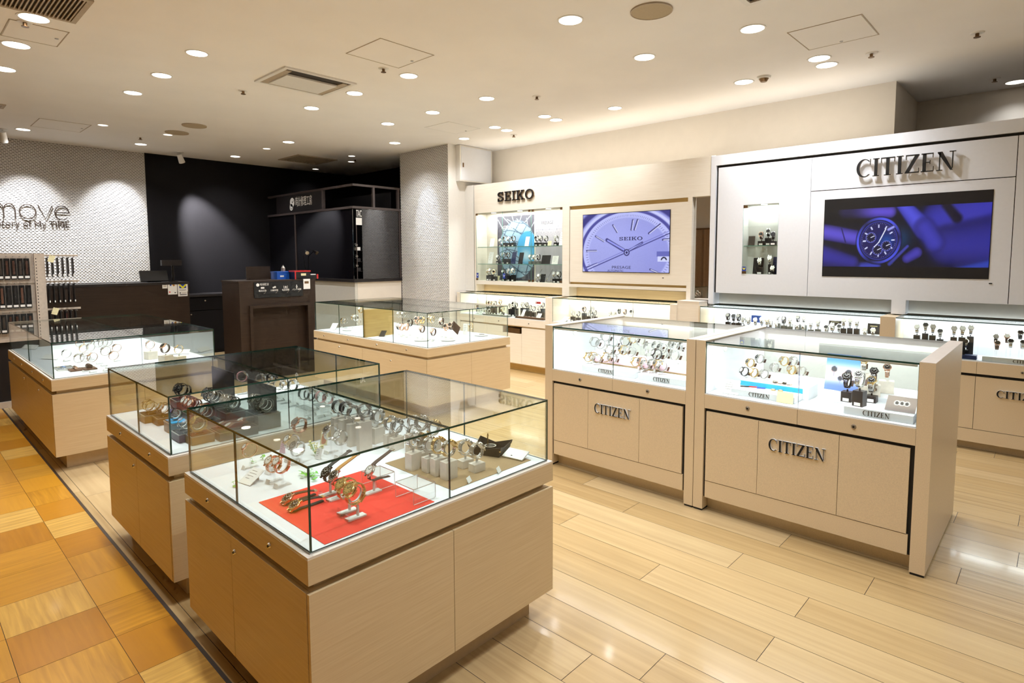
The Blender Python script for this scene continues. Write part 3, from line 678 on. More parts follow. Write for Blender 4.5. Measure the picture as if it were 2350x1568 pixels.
t = thing('display_unit', (-1.3, SW, 0), 'white wall display with roman letter sign, small niche and wide screen', 'display wall')
CX1 = 1.6
MB().box(-2.705, -2.652, SW - .008, 6.12, 1.009, 2.520).build('stile', 'panel_white', t)
MB().box(-2.652, CX1, SW - .008, 6.12, 2.420, 2.520).build('header', 'panel_white', t)
MB().box(-2.652, CX1, SW + .02, 6.12, 1.13, 2.42).box(-2.652, CX1, 6.02, 6.12, 1.009, 1.13, 1).build('backing', ['gap_black', 'deck_grey'], t)
def holed(x0, x1, z0, z1, hx0, hx1, hz0, hz1, y0, y1):
    return MB().box(x0, hx0, y0, y1, z0, z1).box(hx1, x1, y0, y1, z0, z1).box(hx0, hx1, y0, y1, z0, hz0).box(hx0, hx1, y0, y1, hz1, z1)
PF = SW + .002
holed(-2.630, -1.752, 1.128, 2.396, -2.366, -2.029, 1.324, 2.007, PF, SW + .019).build('wall_panel', 'panel_white', t)
MB().box(-1.748, -.316, PF, SW + .019, 2.096, 2.396).build('sign_panel', 'panel_white', t)
MB().box(-1.748, -.316, PF, SW + .019, 1.128, 2.089).build('screen_panel', 'panel_white', t)
MB().box(-.311, CX1, PF, SW + .019, 1.128, 2.396).build('wall_panel', 'panel_white', t)
serif('CITIZEN', ROMAN, .150, .70, (-1.379, PF - .018, 2.178), 'S', 'raised_lettering', ('ink_black', 'laminate_trim'), t, .020)
for (a, b) in ((-1.076, -.973), (.35, .45)): MB().box(a, b, SW + .002, 6.05, 1.009, 1.128).build('short_post', 'panel_white', t)
# small niche
nx0, nx1, nz0, nz1 = -2.366, -2.029, 1.324, 2.007
MB().box(nx0, nx1, SW + .14, SW + .150, nz0, nz1).box(nx0 - .008, nx0, SW + .0195, SW + .15, nz0, nz1).box(nx1, nx1 + .008, SW + .0195, SW + .15, nz0, nz1).box(nx0, nx1, SW + .0195, SW + .15, nz0 - .01, nz0).box(nx0, nx1, SW + .0195, SW + .15, nz1, nz1 + .01).build('niche', 'deck_grey', t)
bk = bpy.data.objects['backing']
bm_ = MB().box(-2.652, nx0 - .01, SW + .02, 6.12, 1.13, 2.42).box(nx1 + .01, CX1, SW + .02, 6.12, 1.13, 2.42).box(nx0 - .01, nx1 + .01, SW + .02, 6.12, 1.13, nz0 - .012).box(nx0 - .01, nx1 + .01, SW + .02, 6.12, nz1 + .012, 2.42).box(nx0 - .01, nx1 + .01, SW + .155, 6.12, nz0 - .012, nz1 + .012).box(-2.652, CX1, 6.02, 6.12, 1.009, 1.13, 1)
nb = bm_.build('backing', ['gap_black', 'deck_grey'], t); bpy.data.objects.remove(bk); nb.name = 'backing'
MB().pane(nx0 + .004, nx1 - .001, SW + .03, SW + .138, 1.600, 1.606).build('glass_shelf', ['glass_pane', 'glass_edge_pale'], t)
pane(t, nx0 + .002, nx1 - .002, PF, PF + .005, nz0 + .002, nz1 - .002, edge='glass_edge_pale')
for z in (nz0 + .016, nz1 - .02): MB().box(nx0 + .002, nx0 + .042, SW - .003, SW + .010, z - .012, z + .014).build('hinge', 'brown_metal', t)
MB().cyl((-2.19, 5.95, 2.004), (-2.19, 5.95, 2.0065), .03, n=20).build('niche_light', 'led_glow', t)
lamp('niche_beam', 'AREA', (-2.19, 5.96, 2.0), 1.6, (.93, .98, 1), t, (0, .1, -1), shape='RECTANGLE', size=.3, size_y=.03)
MB().box(-2.64, -1.2, 6.0, 6.03, 2.521, 2.54).build('cove_light', 'led_warm', t)
lamp('cove_beam', 'AREA', (-1.95, 6.06, 2.545), 2.4, (1, .93, .82), t, (0, .35, 1), shape='RECTANGLE', size=1.42, size_y=.03)
MB().box(-.435, -.415, SW - .001, SW + .002, 1.28, 1.288).build('indicator', 'ink_black', t)

# ---------------------------------------------------------------- counters along the wall
def wall_counter(label, x0, x1, bays, deck, style, left=True, right=True, group='glazed counters along the back wall', pw=.05, slot=None):
    """style 'timber' or 'laminate'; bays = [(x0, x1, [glass joints], [door edges], [lock x])]"""
    tim = style == 'timber'; w = 'wood_pale' if tim else 'laminate'
    t = thing('display_counter', ((x0 + x1) / 2, CB + .2, 0), label, 'display counter', group); B0 = 6.03
    MB().box(x0, x1, CB + .07, B0, 0, .085).build('plinth', 'board_gold' if tim else 'laminate', t)
    for (a, b, gj, de, lk) in bays:
        mb = MB()
        if slot:
            q0, q1, z0, z1 = slot
            mb.box(a, q0, CB + .02, B0, .085, .60).box(q1, b, CB + .02, B0, .085, .60).box(q0, q1, CB + .02, B0, .085, z0).box(q0, q1, CB + .02, B0, z1, .60).box(q0, q1, B0 - .05, B0, z0, z1)
        else: mb.box(a, b, CB + .02, B0, .085, .60)
        mb.build('carcass', 'wood_case' if tim else 'gap_black', t)
        if not tim: MB().box(a + .01, b - .01, CB + .004, CB + .016, .066, .166).build('kick_panel', w, t)
        ds = [a] + de + [b]
        for i in range(len(ds) - 1):
            mb = MB(); da, db, z0d = ds[i] + .0015, ds[i + 1] - .0015, .100 if tim else .170
            if slot and da < slot[0] < db: mb.box(da, slot[0], CB + .004, CB + .018, z0d, .578).box(slot[0], db, CB + .004, CB + .018, z0d, slot[2])
            else: mb.box(da, db, CB + .004, CB + .018, z0d, .578)
            mb.build('door', w, t)
        ap = [a] + gj + [b]
        for i in range(len(ap) - 1): MB().box(ap[i] + .001, ap[i + 1] - .001, CB, B0, .600, deck - .008).build('apron', w, t)
        locks(t, [(x, CB, .642) for x in lk], mt='satin_steel')
        MB().box(a, b, CB + .002, B0, deck - .008, deck).build('display_bed', 'deck_white', t)
        MB().box(a, b, B0 - .012, B0, deck, .985).build('back_panel', 'wood_pale' if tim else 'deck_white', t)
        gs = [a] + gj + [b]
        for i in range(len(gs) - 1): pane(t, gs[i] + .001, gs[i + 1] - .001, CB + .004, CB + .009, deck, .988)
        pane(t, a, b, CB, B0 - .001, .989, .997)
        MB().box(a + .005, b - .005, B0 - .05, B0 - .014, .970, .9885).build('light_bar', 'led_warm' if tim else 'led_glow', t)
        lamp('case_light', 'AREA', ((a + b) / 2, B0 - .06, .965), (3.2 if tim else 5.) * (b - a) * CASE_POWER, (1, .95, .86) if tim else (.93, .98, 1), t, (0, -.25, -1), shape='RECTANGLE', size=b - a - .04, size_y=.02)
    ps = []
    if left: ps.append((x0 - pw, x0))
    if right: ps.append((x1, x1 + pw))
    for i in range(len(bays) - 1): ps.append((bays[i][1], bays[i + 1][0]))
    for a, b in ps: MB().box(a + .0005, b - .0005, CB - .004, B0, 0, .998).build('end_panel', w, t)
    return t
T1 = wall_counter('pale timber wall counter under the glazed niche, showing rings of watches', -6.348, -4.746, [(-6.348, -4.746, [-5.809, -5.273], [-5.80, -5.155], [-6.05, -5.568, -5.027])], .70, 'timber', pw=.06, slot=(-5.499, -5.1565, .492, .585))
T2 = wall_counter('pale timber wall counter under the watch face screen', -4.636, -3.034, [(-4.636, -3.034, [-4.06, -3.49], [-4.06, -3.49], [-4.35, -3.78, -3.25])], .70, 'timber', left=False, pw=.075)
MB().box(-4.686 + .0005, -4.636, CB - .004, 6.03, 0, .998).build('end_panel', 'wood_pale', T2)
MB().box(-3.181, -3.036, 5.985, 6.0165, .80, .895).build('socket_board', 'board_gold', T2)
T3 = wall_counter('beige laminate wall counter under the white wall display', -2.700, 1.6, [(-2.700, -1.113, [-1.9], [-2.2, -1.6], [-2.3, -1.5]), (-1.003, .55, [-.462], [-.93, -.465, 0.], [-.75, -.196]), (.65, 1.6, [1.1], [1.1], [.9])], .700, 'laminate', pw=.012)
serif('CITIZEN', ROMAN, .055, .29, (-.336, CB + .003, .438), 'S', 'raised_lettering', ('ink_black', 'panel_white'), T3, .010)
t = thing('timber_ledge', (-2.74, 5.87, 0), 'short pale timber panel between the two wall counters', 'panel')
MB().box(-2.958, -2.716, 5.688, 5.878, 0, 1.03).build('body', 'wood_pale', t)
MB().box(-2.957, -2.714, 5.686, 5.878, 1.03, 1.042).build('top', 'laminate_trim', t)
t = thing('storage_box', (-5.28, 5.80, .492), 'brown box in the open slot of the timber counter', 'box')
MB().box(-5.42, -5.21, 5.71, 5.90, .4925, .548).build('body', 'brown_metal', t)
MB().box(-5.425, -5.205, 5.705, 5.905, .548, .560).build('lid', 'brown_metal', t)
# ================================================================== REPAIR CORNER
t = thing('cash_counter', (-8.4, 1.9, 0), 'dark timber cash counter before the white relief tile wall', 'counter')
AX, AY0, AY1, AZ = -8.3, .55, 2.728, 1.195
MB().box(AX - .55, AX, AY0, AY1, .06, AZ - .03).build('body', 'dark_oak', t)
MB().box(AX - .56, AX + .006, AY0, AY1 + .006, AZ - .03, AZ).build('worktop', 'dark_panel', t)
MB().box(AX - .5, AX - .04, AY0 + .04, AY1 - .04, 0, .06).build('plinth', 'gap_black', t)
MB().box(AX + .001, AX + .05, AY0 + .4, AY1 - .35, .50, .64).build('bag_ledge', 'dark_oak', t)
def notice(name, u0, v0, u1, v1, label, material='card_white', x=AX, group=None):
    a, b = at_x(u0, v0, x), at_x(u1, v1, x); t = thing(name, (x, (a.y + b.y) / 2, b.z), label, 'notice', group)
    MB().box(x + .0005, x + .003, a.y, b.y, b.z, a.z).build('card', material, t)
    return t, a.y, b.y, b.z, a.z
t, ya, yb, za, zb = notice('notice', 407, 647.5, 431, 669, 'square notice with a blue and yellow V mark on the dark cash counter')
V = lambda P, mt, nm_: MB().prism(P, (AX + .003, ya, za), (0, yb - ya, 0), (0, 0, zb - za), (.001, 0, 0)).build(nm_, mt, t)
V([(.16, .36), (.84, .36), (.84, .9), (.16, .9)], 'point_blue', 'emblem_field')
MB().prism([(.16, .84), (.16, .62), (.5, .30), (.84, .62), (.84, .84), (.5, .52)], (AX + .004, ya, za), (0, yb - ya, 0), (0, 0, zb - za), (.001, 0, 0)).build('emblem_mark', 'point_yellow', t)
words('POINT', (zb - za) * .12, (AX + .0035, ya + (yb - ya) * .18, za + (zb - za) * .10), 'E', 'lettering', 'ink_black', t, .001, width=(yb - ya) * .64)
t, ya, yb, za, zb = notice('notice', 384.5, 649, 407, 675.5, 'white notice with small pictures beside the V mark on the cash counter')
for P, mt in (([(.2, .76), (.36, .70), (.42, .84), (.26, .9)], 'point_blue'), ([(.48, .8), (.66, .66), (.78, .78), (.6, .9)], 'leather_tan'), ([(.1, .16), (.26, .16), (.26, .26), (.1, .26)], 'sign_red'), ([(.7, .1), (.84, .1), (.84, .18), (.7, .18)], 'dark_panel')): V(P, mt, 'printed_picture')
t, ya, yb, za, zb = notice('notice', 372, 649, 384, 662, 'smallest white notice, topmost on the dark cash counter')
V([(.2, .3), (.8, .3), (.8, .42), (.2, .42)], 'vent_beige', 'printed_line'); V([(.2, .55), (.8, .55), (.8, .62), (.2, .62)], 'vent_beige', 'printed_line')
t, ya, yb, za, zb = notice('notice', 408.5, 669.6, 430.5, 679.5, 'strip notice below the V mark on the dark cash counter')
V([(.14, .6), (.3, .6), (.3, .8), (.14, .8)], 'ink_black', 'printed_line'); V([(.4, .62), (.9, .62), (.9, .72), (.4, .72)], 'vent_beige', 'printed_line'); V([(.14, .28), (.9, .28), (.9, .42), (.14, .42)], 'ink_black', 'printed_line')
# register screen and customer display
a = at_x(320, 650, -8.55); b = at_x(383, 650, -8.55)
t = thing('register_monitor', (-8.55, (a.y + b.y) / 2, AZ), 'low black register screen on the cash counter', 'monitor')
MB().obox((-8.52, (a.y + b.y) / 2, AZ + .075), (0, (b.y - a.y) / 2, 0), (-.03, 0, .065), (.012, 0, .006)).build('screen', 'plastic_black', t)
MB().box(-8.62, -8.5, a.y + .08, b.y - .08, AZ, AZ + .03).build('base', 'plastic_black', t)
p = at_x(398, 645, -8.5)
t = thing('customer_display', (-8.5, p.y, AZ), 'black customer display on a pole on the cash counter', 'display')
MB().cyl((-8.5, p.y, AZ), (-8.5, p.y, AZ + .012), .06, n=20).build('base', 'plastic_black', t)
MB().cyl((-8.5, p.y, AZ + .01), (-8.5, p.y, 1.44), .016, n=12).build('pole', 'plastic_black', t, smooth=True)
q0, q1 = at_x(370, 610, -8.5), at_x(415, 597, -8.5)
MB().box(-8.53, -8.47, q0.y, q1.y, q0.z, q1.z).build('screen', 'dark_panel', t)
# back cabinet against the black wall
t = thing('back_cabinet', (-10.0, 3.4, 0), 'black storage cabinet against the black wall between the counters', 'cabinet')
MB().box(LX + .002, -9.82, 2.55, 4.35, 0, .90).build('body', 'black_paint', t)
MB().box(LX + .002, -9.79, 2.54, 4.36, .90, .93).build('worktop', 'dark_panel', t)
for i, (a, b) in enumerate([(2.57, 3.15), (3.16, 3.74), (3.75, 4.33)]):
    for z0, z1, nm_ in ((.69, .885, 'drawer'), (.05, .68, 'door')):
        d = MB().box(-9.8195, -9.808, a, b, z0, z1).build(nm_, 'black_paint', t)
        mb = MB(); lock(mb, (-9.808, (a + b) / 2 if nm_ == 'drawer' else a + .08, z1 - .05), (1, 0, 0), .012); mb.build('lock', ['steel', 'gap_black'], d)
# service desk
BX, BY0, BY1, BZ = -7.2, 2.92, 3.902, 1.222
t = thing('service_desk', (-7.45, 3.4, 0), 'dark timber repair desk with a recessed front panel', 'counter')
MB().box(BX - .52, BX - .06, BY0, BY1, .0, BZ - .02).build('body', 'dark_oak', t)
f0, f1, fz = 3.047, 3.79, .892
MB().box(BX - .06, BX, BY0, f0, 0, BZ - .02).box(BX - .06, BX, f1, BY1, 0, BZ - .02).box(BX - .06, BX, f0, f1, fz, BZ - .02).box(BX - .06, BX, f0, f1, 0, .12).build('front_frame', 'dark_oak', t)
frame_ = MB().box(BX, BX + .03, f0 - .02, f0 + .015, .10, fz + .03).box(BX, BX + .03, f1 - .015, f1 + .02, .10, fz + .03).box(BX, BX + .03, f0 + .015, f1 - .015, fz - .005, fz + .03).build('panel_moulding', 'dark_oak', t)
MB().box(BX - .53, BX + .0002, BY0 - .008, BY1 + .008, BZ - .02, BZ).build('worktop', 'dark_oak', t)
# menu board
a, b = at_x(582, 648, BX + .004), at_x(695, 679, BX + .004)
t = thing('menu_board', (BX, (a.y + b.y) / 2, b.z), 'black repair menu board with white icons on the dark desk', 'sign')
x = BX + .0085
MB().box(BX + .0005, x, a.y, b.y, b.z, a.z).build('board', 'plastic_black', t)
Wd, Hd = b.y - a.y, a.z - b.z
words('時計修理工房', Hd * .12, (x, a.y + Wd * .12, b.z + Hd * .78), 'E', 'title', 'card_white', t, .001, width=Wd * .17)
MB().cyl((x, a.y + Wd * .075, b.z + Hd * .82), (x + .001, a.y + Wd * .075, b.z + Hd * .82), Hd * .10, n=20).build('badge', 'card_white', t)
for i, w in enumerate(('電池交換', '分解修理', '電波調整', 'バンド調整')):
    yc = a.y + Wd * (.165 + .235 * i); zc = b.z + Hd * .62
    mb = MB()
    if i == 0: mb.box(x, x + .001, yc - .02, yc + .02, zc - .008, zc + .012).box(x, x + .001, yc + .021, yc + .025, zc - .003, zc + .007)
    elif i == 1: mb.ring((x, yc - .010, zc), (1, 0, 0), .004, .010, .001, 14).ring((x, yc + .010, zc + .006), (1, 0, 0), .005, .012, .001, 14)
    elif i == 2: mb.box(x, x + .001, yc - .025, yc - .021, zc - .014, zc + .018).box(x, x + .001, yc + .021, yc + .025, zc - .014, zc + .018).box(x, x + .001, yc - .021, yc + .021, zc - .014, zc - .010).ring((x, yc, zc + .003), (1, 0, 0), .005, .011, .001, 14)
    else: mb.ring((x, yc, zc), (1, 0, 0), .006, .011, .001, 14).box(x, x + .001, yc - .004, yc + .004, zc + .011, zc + .026).box(x, x + .001, yc - .004, yc + .004, zc - .026, zc - .011)
    mb.build('icon', 'card_white', t)
    words(w, Hd * .09, (x, yc, b.z + Hd * .40), 'E', 'caption', 'card_white', t, .001, 'CENTER')
    mb = MB(); mb.tube([(x + .001, yc + .012 + .026 * math.cos(q), b.z + Hd * .42 + .030 * math.sin(q)) for q in [i_ * .2 - 1.5 for i_ in range(14)]], .0012, 5); mb.build('swoosh', 'vent_beige', t)
t = thing('notice', (BX, 3.8, 1.1), 'small white notice with a watch picture beside the black menu board', 'notice')
a2, b2 = at_x(696, 640.5, BX + .01), at_x(712, 663, BX + .01)
MB().box(BX + .0085, BX + .011, a2.y, b2.y, b2.z, a2.z).build('card', 'card_white', t)
MB().box(BX + .011, BX + .012, a2.y + .015, b2.y - .02, a2.z - .06, a2.z - .03).build('printed_picture', 'brown_metal', t)
# things on the desk
def on_desk(u, v, x=-7.45): p = at_x(u, v, x); return p.y, p.z
y0, _ = on_desk(573, 640); y1, _ = on_desk(628, 640); _, zt = on_desk(600, 612)
t = thing('desk_screen', (-7.5, (y0 + y1) / 2, BZ), 'dark brown low screen standing on the repair desk', 'screen')
MB().box(-7.56, -7.54, y0, y1, BZ, zt).build('panel', 'dark_oak', t); MB().box(-7.60, -7.50, y0 + .03, y1 - .03, BZ, BZ + .012).build('foot', 'dark_oak', t)
y0, zt = on_desk(633, 618); y1, _ = on_desk(668, 640)
t = thing('tray_box', (-7.45, (y0 + y1) / 2, BZ), 'blue plastic box on the repair desk beside the red one', 'box')
MB().box(-7.6, -7.42, y0, y1, BZ, BZ + .085).build('body', 'blue_plastic', t); MB().box(-7.605, -7.415, y0 - .004, y1 + .004, BZ + .085, BZ + .10).build('lid', 'blue_plastic', t); MB().box(-7.4198, -7.419, y0 + .04, y0 + .09, BZ + .03, BZ + .05).build('sticker', 'card_white', t)
y0, _ = on_desk(660, 618); y1, _ = on_desk(695, 640)
t = thing('tray_box', (-7.33, (y0 + y1) / 2, BZ), 'black tool box with a red rim on the repair desk', 'box')
MB().box(-7.405, -7.25, y0, y1, BZ, BZ + .095).build('body', 'plastic_black', t)
frame_flat(MB(), -7.41, -7.245, y0 - .006, y1 + .006, .014, BZ + .095, BZ + .112).box(-7.249, -7.244, y0 - .006, y0 + .010, BZ, BZ + .095).build('rim', 'red_plastic', t)
MB().box(-7.2495, -7.2485, y0 + .08, y0 + .15, BZ + .045, BZ + .075).build('sticker', 'card_cream', t)
y0, _ = on_desk(697, 640, -7.3); y1, _ = on_desk(717, 640, -7.3); y0 += .07; y1 += .06
t = thing('tray_box', (-7.33, (y0 + y1) / 2, BZ), 'flat black tray with red sides at the end of the repair desk', 'tray')
MB().box(-7.40, -7.26, y0, y1, BZ, BZ + .05).build('body', 'plastic_black', t); MB().box(-7.262, -7.256, y1 - .02, y1 + .002, BZ, BZ + .06).build('side', 'red_plastic', t); MB().box(-7.36, -7.3, y0 + .03, y1 - .01, BZ + .05, BZ + .062).build('white_cover', 'card_white', t)
y0, zb = on_desk(650, 617, -7.5)
t = thing('canister', (-7.5, y0, BZ + .10), 'small shiny steel canister standing on the blue box', 'canister')
MB().cyl((-7.5, y0, BZ + .1), (-7.5, y0, BZ + .145), .026, n=20).cyl((-7.5, y0, BZ + .145), (-7.5, y0, BZ + .17), .026, .012, 20).build('body', 'steel', t, smooth=True)
MB().cyl((-7.5, y0, BZ + .17), (-7.5, y0, BZ + .182), .008, n=12).build('knob', 'steel', t)
# workshop cabin
KX, KY = -7.580, 4.732
t = thing('repair_booth', (-8.6, 5.3, 0), 'black glazed watch repair booth with a white logo sign', 'booth')
FG = 'frame_grey'
def beam_L(z0, z1, th, nm_, m_, out=0.):
    MB().box(LX + .002, KX + out, KY - out, KY + th, z0, z1).box(KX - th, KX + out, KY + th, 5.566, z0, z1).build(nm_, m_, t)
beam_L(2.5372, 2.5681, .04, 'top_rail', FG); beam_L(2.2121, 2.2451, .05, 'middle_rail', FG, .012)
beam_L(1.1388, 1.1821, .20, 'sill', 'dark_panel', .02)
for (x, y) in ((KX - .03, 5.536), (KX - .03, 5.09)): MB().box(x - .01, x + .03, y - .015, y + .02, 2.2451, 2.5372).build('post', FG, t)
xa, xb = at_y(649, 460, KY).x, at_y(738, 460, KY).x
sg = MB().box(xa - .25, xb, KY + .004, KY + .02, 2.2472, 2.5361).build('sign_panel', 'dark_panel', t)
MB().box(xb, xb + .04, KY, KY + .04, 2.2451, 2.5372).build('post', FG, t)
a, b = at_y(678, 470, KY), at_y(715, 449, KY)
words('時計修理工房', .12, (a.x, KY + .003, 2.3514), 'S', 'lettering', 'card_white', sg, .002, width=b.x - a.x)
c = at_y(670, 459, KY); mb = MB()
mb.cyl((c.x, KY + .004, 2.4133), (c.x, KY + .002, 2.4133), .075, n=28).cyl((c.x - .035, KY + .004, 2.3359), (c.x - .035, KY + .002, 2.3359), .055, n=24)
mb.build('logo', 'card_white', sg)
MB().ring((c.x - .035, KY + .0018, 2.3359), (0, -1, 0), .028, .036, .001, 20).tube([(c.x - .005, KY + .0012, 2.4288), (c.x + .006, KY + .0012, 2.403), (c.x + .05, KY + .0012, 2.4391)], .004, 5).build('logo_hands', 'dark_panel', sg)
mx = at_y(678, 560, KY).x
MB().box(LX + .002, mx - .02, KY + .012, KY + .020, 1.1821, 2.2121).build('window_pane', 'black_glass', t)
MB().box(mx + .02, KX - .04, KY + .012, KY + .020, 1.1821, 2.2121).build('window_pane', 'black_glass', t)
MB().box(mx - .02, mx + .02, KY + .002, KY + .03, 1.1821, 2.2121).build('post', FG, t)
MB().box(KX - .025, KX, 5.54, 5.566, 1.1821, 2.2121).build('post', FG, t)
n1 = at_x(833, 600, KX).y
MB().box(KX - .020, KX - .012, n1 + .004, 5.54, 1.1821, 2.2121).build('window_pane', 'black_glass', t)
# slim lit display slot at the booth corner
MB().box(KX - .30, KX - .29, KY + .022, n1 + .03, 1.1821, 2.2121).build('slot_back', 'deck_grey', t)
MB().box(KX - .012, KX - .004, KY + .05, n1, 1.9747, 2.0779).build('slot_header', 'card_white', t)
MB().box(KX - .012, KX - .004, KY + .05, n1, 2.0779, 2.2121).build('slot_title', 'dark_panel', t)
words('TAC', .10, (KX - .003, KY + .055, 2.0934), 'E', 'slot_lettering', 'card_white', t, .002, width=n1 - KY - .06)
for z in (1.30, 1.44, 1.6032):
    MB().box(KX - .28, KX - .012, KY + .05, n1, z - .005, z).build('slot_shelf', 'dark_panel', t)
MB().box(KX - .014, KX - .006, KY + .05, KY + .06, 1.1821, 1.9747).build('slot_post', FG, t)
MB().box(LX + .002, KX - .006, KY + .006, KY + .05, 0.0, 1.1388).build('base_panel', 'deck_grey', t)
MB().box(KX - .05, KX - .004, KY + .05, 5.566, 0.0, 1.1388).build('base_panel', 'plaster', t)
MB().box(LX + .002, KX - .05, 5.42, 5.43, 0.0, 2.5).build('inner_wall', 'black_paint', t)
t = thing('desk_lamp', (-8.5, 4.60, 1.1821), 'thin steel arm lamp in front of the booth window', 'lamp')
pz = at_y(700, 575, 4.65)
MB().cyl((pz.x - .12, 4.728, 1.1821 + .0008), (pz.x - .12, 4.728, 1.1821 + .012), .013, n=16).build('base', 'plastic_black', t)
MB().tube([(pz.x - .12, 4.728, 1.1821 + .01), (pz.x - .16, 4.70, 1.52), (pz.x - .02, 4.68, 1.60)], .005, 6).build('arm', 'plastic_black', t)
MB().cyl((pz.x - .03, 4.68, 1.612), (pz.x + .05, 4.66, 1.575), .016, .03, 14).build('lamp_shade', 'steel', t, smooth=True)
for k, (z, w) in enumerate(((1.30, 'black'), (1.44, 'dark'), (1.6032, 'white and black'))):
    t = thing('boxed_watch', (KX - .08, (KY + n1) / 2 + .02, z), f'{w} boxed watch on shelf {ORD[k]} from the bottom in the booth corner slot', 'watch box', 'boxes in the booth slot')
    MB().box(KX - .12, KX - .03, KY + .07, n1 - .02, z + .0008, z + .05).build('box', 'card_white' if k == 2 else 'box_black', t)
    MB().tube([(KX - .07, (KY + n1) / 2 + .025 * math.cos(q), z + .075 + .028 * math.sin(q)) for q in [i * PI / 8 for i in range(16)]], .006, 6, closed=True).build('bracelet', 'dark_steel', t)
    MB().cyl((KX - .05, (KY + n1) / 2, z + .08), (KX - .04, (KY + n1) / 2, z + .08), .018, n=16).build('case', 'satin_steel', t)

# strap rack
RX = -7.72
def rx(u, v): p = at_x(u, v, RX); return p.y, p.z
pl, zt = rx(92, 582); _, zb = rx(40, 784)
t = thing('strap_rack', (RX - .1, pl - .3, 0), 'perforated metal rack hung with carded watch straps', 'display rack')
PW = .11
MB().box(RX - .06, RX - .03, pl - .85, pl - .056, zb, zt).build('back_panel', 'rack_metal', t)
MB().box(RX - .03, RX + .02, pl - .055, pl + .03, 0, zt).build('post', 'rack_metal', t)
mb = MB()
for i in range(26): mb.box(RX + .02, RX + .0215, pl - .045, pl - .038, zb + .03 + i * .032, zb + .042 + i * .032)
mb.build('slots', 'vent_dark', t)
MB().box(RX - .25, RX - .03, pl - .85, pl + .2, .06, zb).build('base_cabinet', 'dark_panel', t)
MB().box(RX - .27, RX + .01, pl - .87, pl + .05, 0, .06).build('plinth', 'rack_metal', t)
MB().box(RX - .06, RX + .0, pl - .85, pl - .06, zb - .0, zb + .03).build('bottom_rail', 'rack_metal', t)
rz = [rx(40, 586)[1], rx(40, 648)[1], rx(40, 714)[1]]
rails = [MB().box(RX - .03, RX - .02, pl - .85, pl - .06, z - .012, z + .012).build('rail', 'rack_metal', t) for z in rz[1:]]
pitch = (rx(75, 600)[0] - rx(5, 600)[0]) / 4.6
TONES = [('dark brown', 'leather_brown'), ('black', 'leather_black'), ('brown', 'leather_dark'), ('black', 'leather_black'), ('dark red brown', 'leather_brown'), ('taupe', 'box_walnut')]
ROWN = ('top', 'middle', 'bottom')
for r in range(3):
    for i in range(6):
        yc = pl - .115 - pitch * i; tone = TONES[(i * 2 + r * 3) % 6]; z1 = rz[r] - .012
        h = rz[r] - (rz[r + 1] if r < 2 else zb + .06) - .04
        s = thing('watch_strap', (RX, yc, z1 - h), f'carded {tone[0]} watch strap, {ORD[i]} from the post, {ROWN[r]} rack row', 'watch strap', 'carded straps on the rack')
        MB().box(RX - .0195, RX + .004, yc - pitch * .44, yc + pitch * .44, z1 - h, z1 - .02).build('card', 'plastic_black', s)
        MB().ribbon([(0, 0), (0, 1)], 1, 1) if False else MB().box(RX + .004, RX + .012, yc - .009, yc + .009, z1 - h + .05, z1 - .045).build('strap', tone[1], s)
        MB().box(RX + .004, RX + .0055, yc - .018, yc + .018, z1 - h + .012, z1 - h + .034).build('price_label', 'card_white', s)
        MB().box(RX - .0196, RX + .02, yc - .004, yc + .004, z1 - .004, z1 + .002).build('hook', 'satin_steel', s)
    MB().box(RX - .03, RX - .02, pl + .031, pl + .32, rz[r] - .012, rz[r] + .008).build('rail', 'rack_metal', t)
    for i in range(6):
        yc = pl + .060 + .043 * i; tone = TONES[(i + r) % 6] if (r, i) != (2, 3) else ('red', 'strap_red'); z1 = rz[r] - .012; h = .215
        s = thing('watch_strap', (RX, yc, z1 - h), f'carded {tone[0]} watch strap, {ORD[i]} beyond the post, {ROWN[r]} rack row', 'watch strap', 'carded straps on the rack')
        MB().box(RX - .0295, RX + .05, yc - .016, yc - .008, z1 - h, z1 - .012).build('card', 'plastic_black', s)
        MB().box(RX + .0, RX + .022, yc - .0078, yc - .001, z1 - h + .04, z1 - .04).build('strap', tone[1], s)
        MB().box(RX - .03, RX + .05, yc - .003, yc + .003, z1 - .012, z1 - .006).build('hook', 'satin_steel', s)
        MB().box(RX + .0502, RX + .051, yc - .015, yc - .006, z1 - h + .01, z1 - h + .03).build('price_label', 'card_white', s)
for r, (u, v) in ((0, (110, 594)), (2, (119, 714))):
    y, z = rx(u, v); y += .02; s = thing('price_card', (RX + .06, y, z - .05), f'cream price card hanging at the {ROWN[r]} row beyond the rack post', 'price card')
    MB().obox((RX + .055, y, z), (0, .024, -.008), (0, .012, .034), (.001, 0, 0)).build('card', 'card_cream', s)
    MB().box(RX - .0198, RX + .06, y - .003, y + .003, z + .030, z + .036).build('hook', 'satin_steel', s)

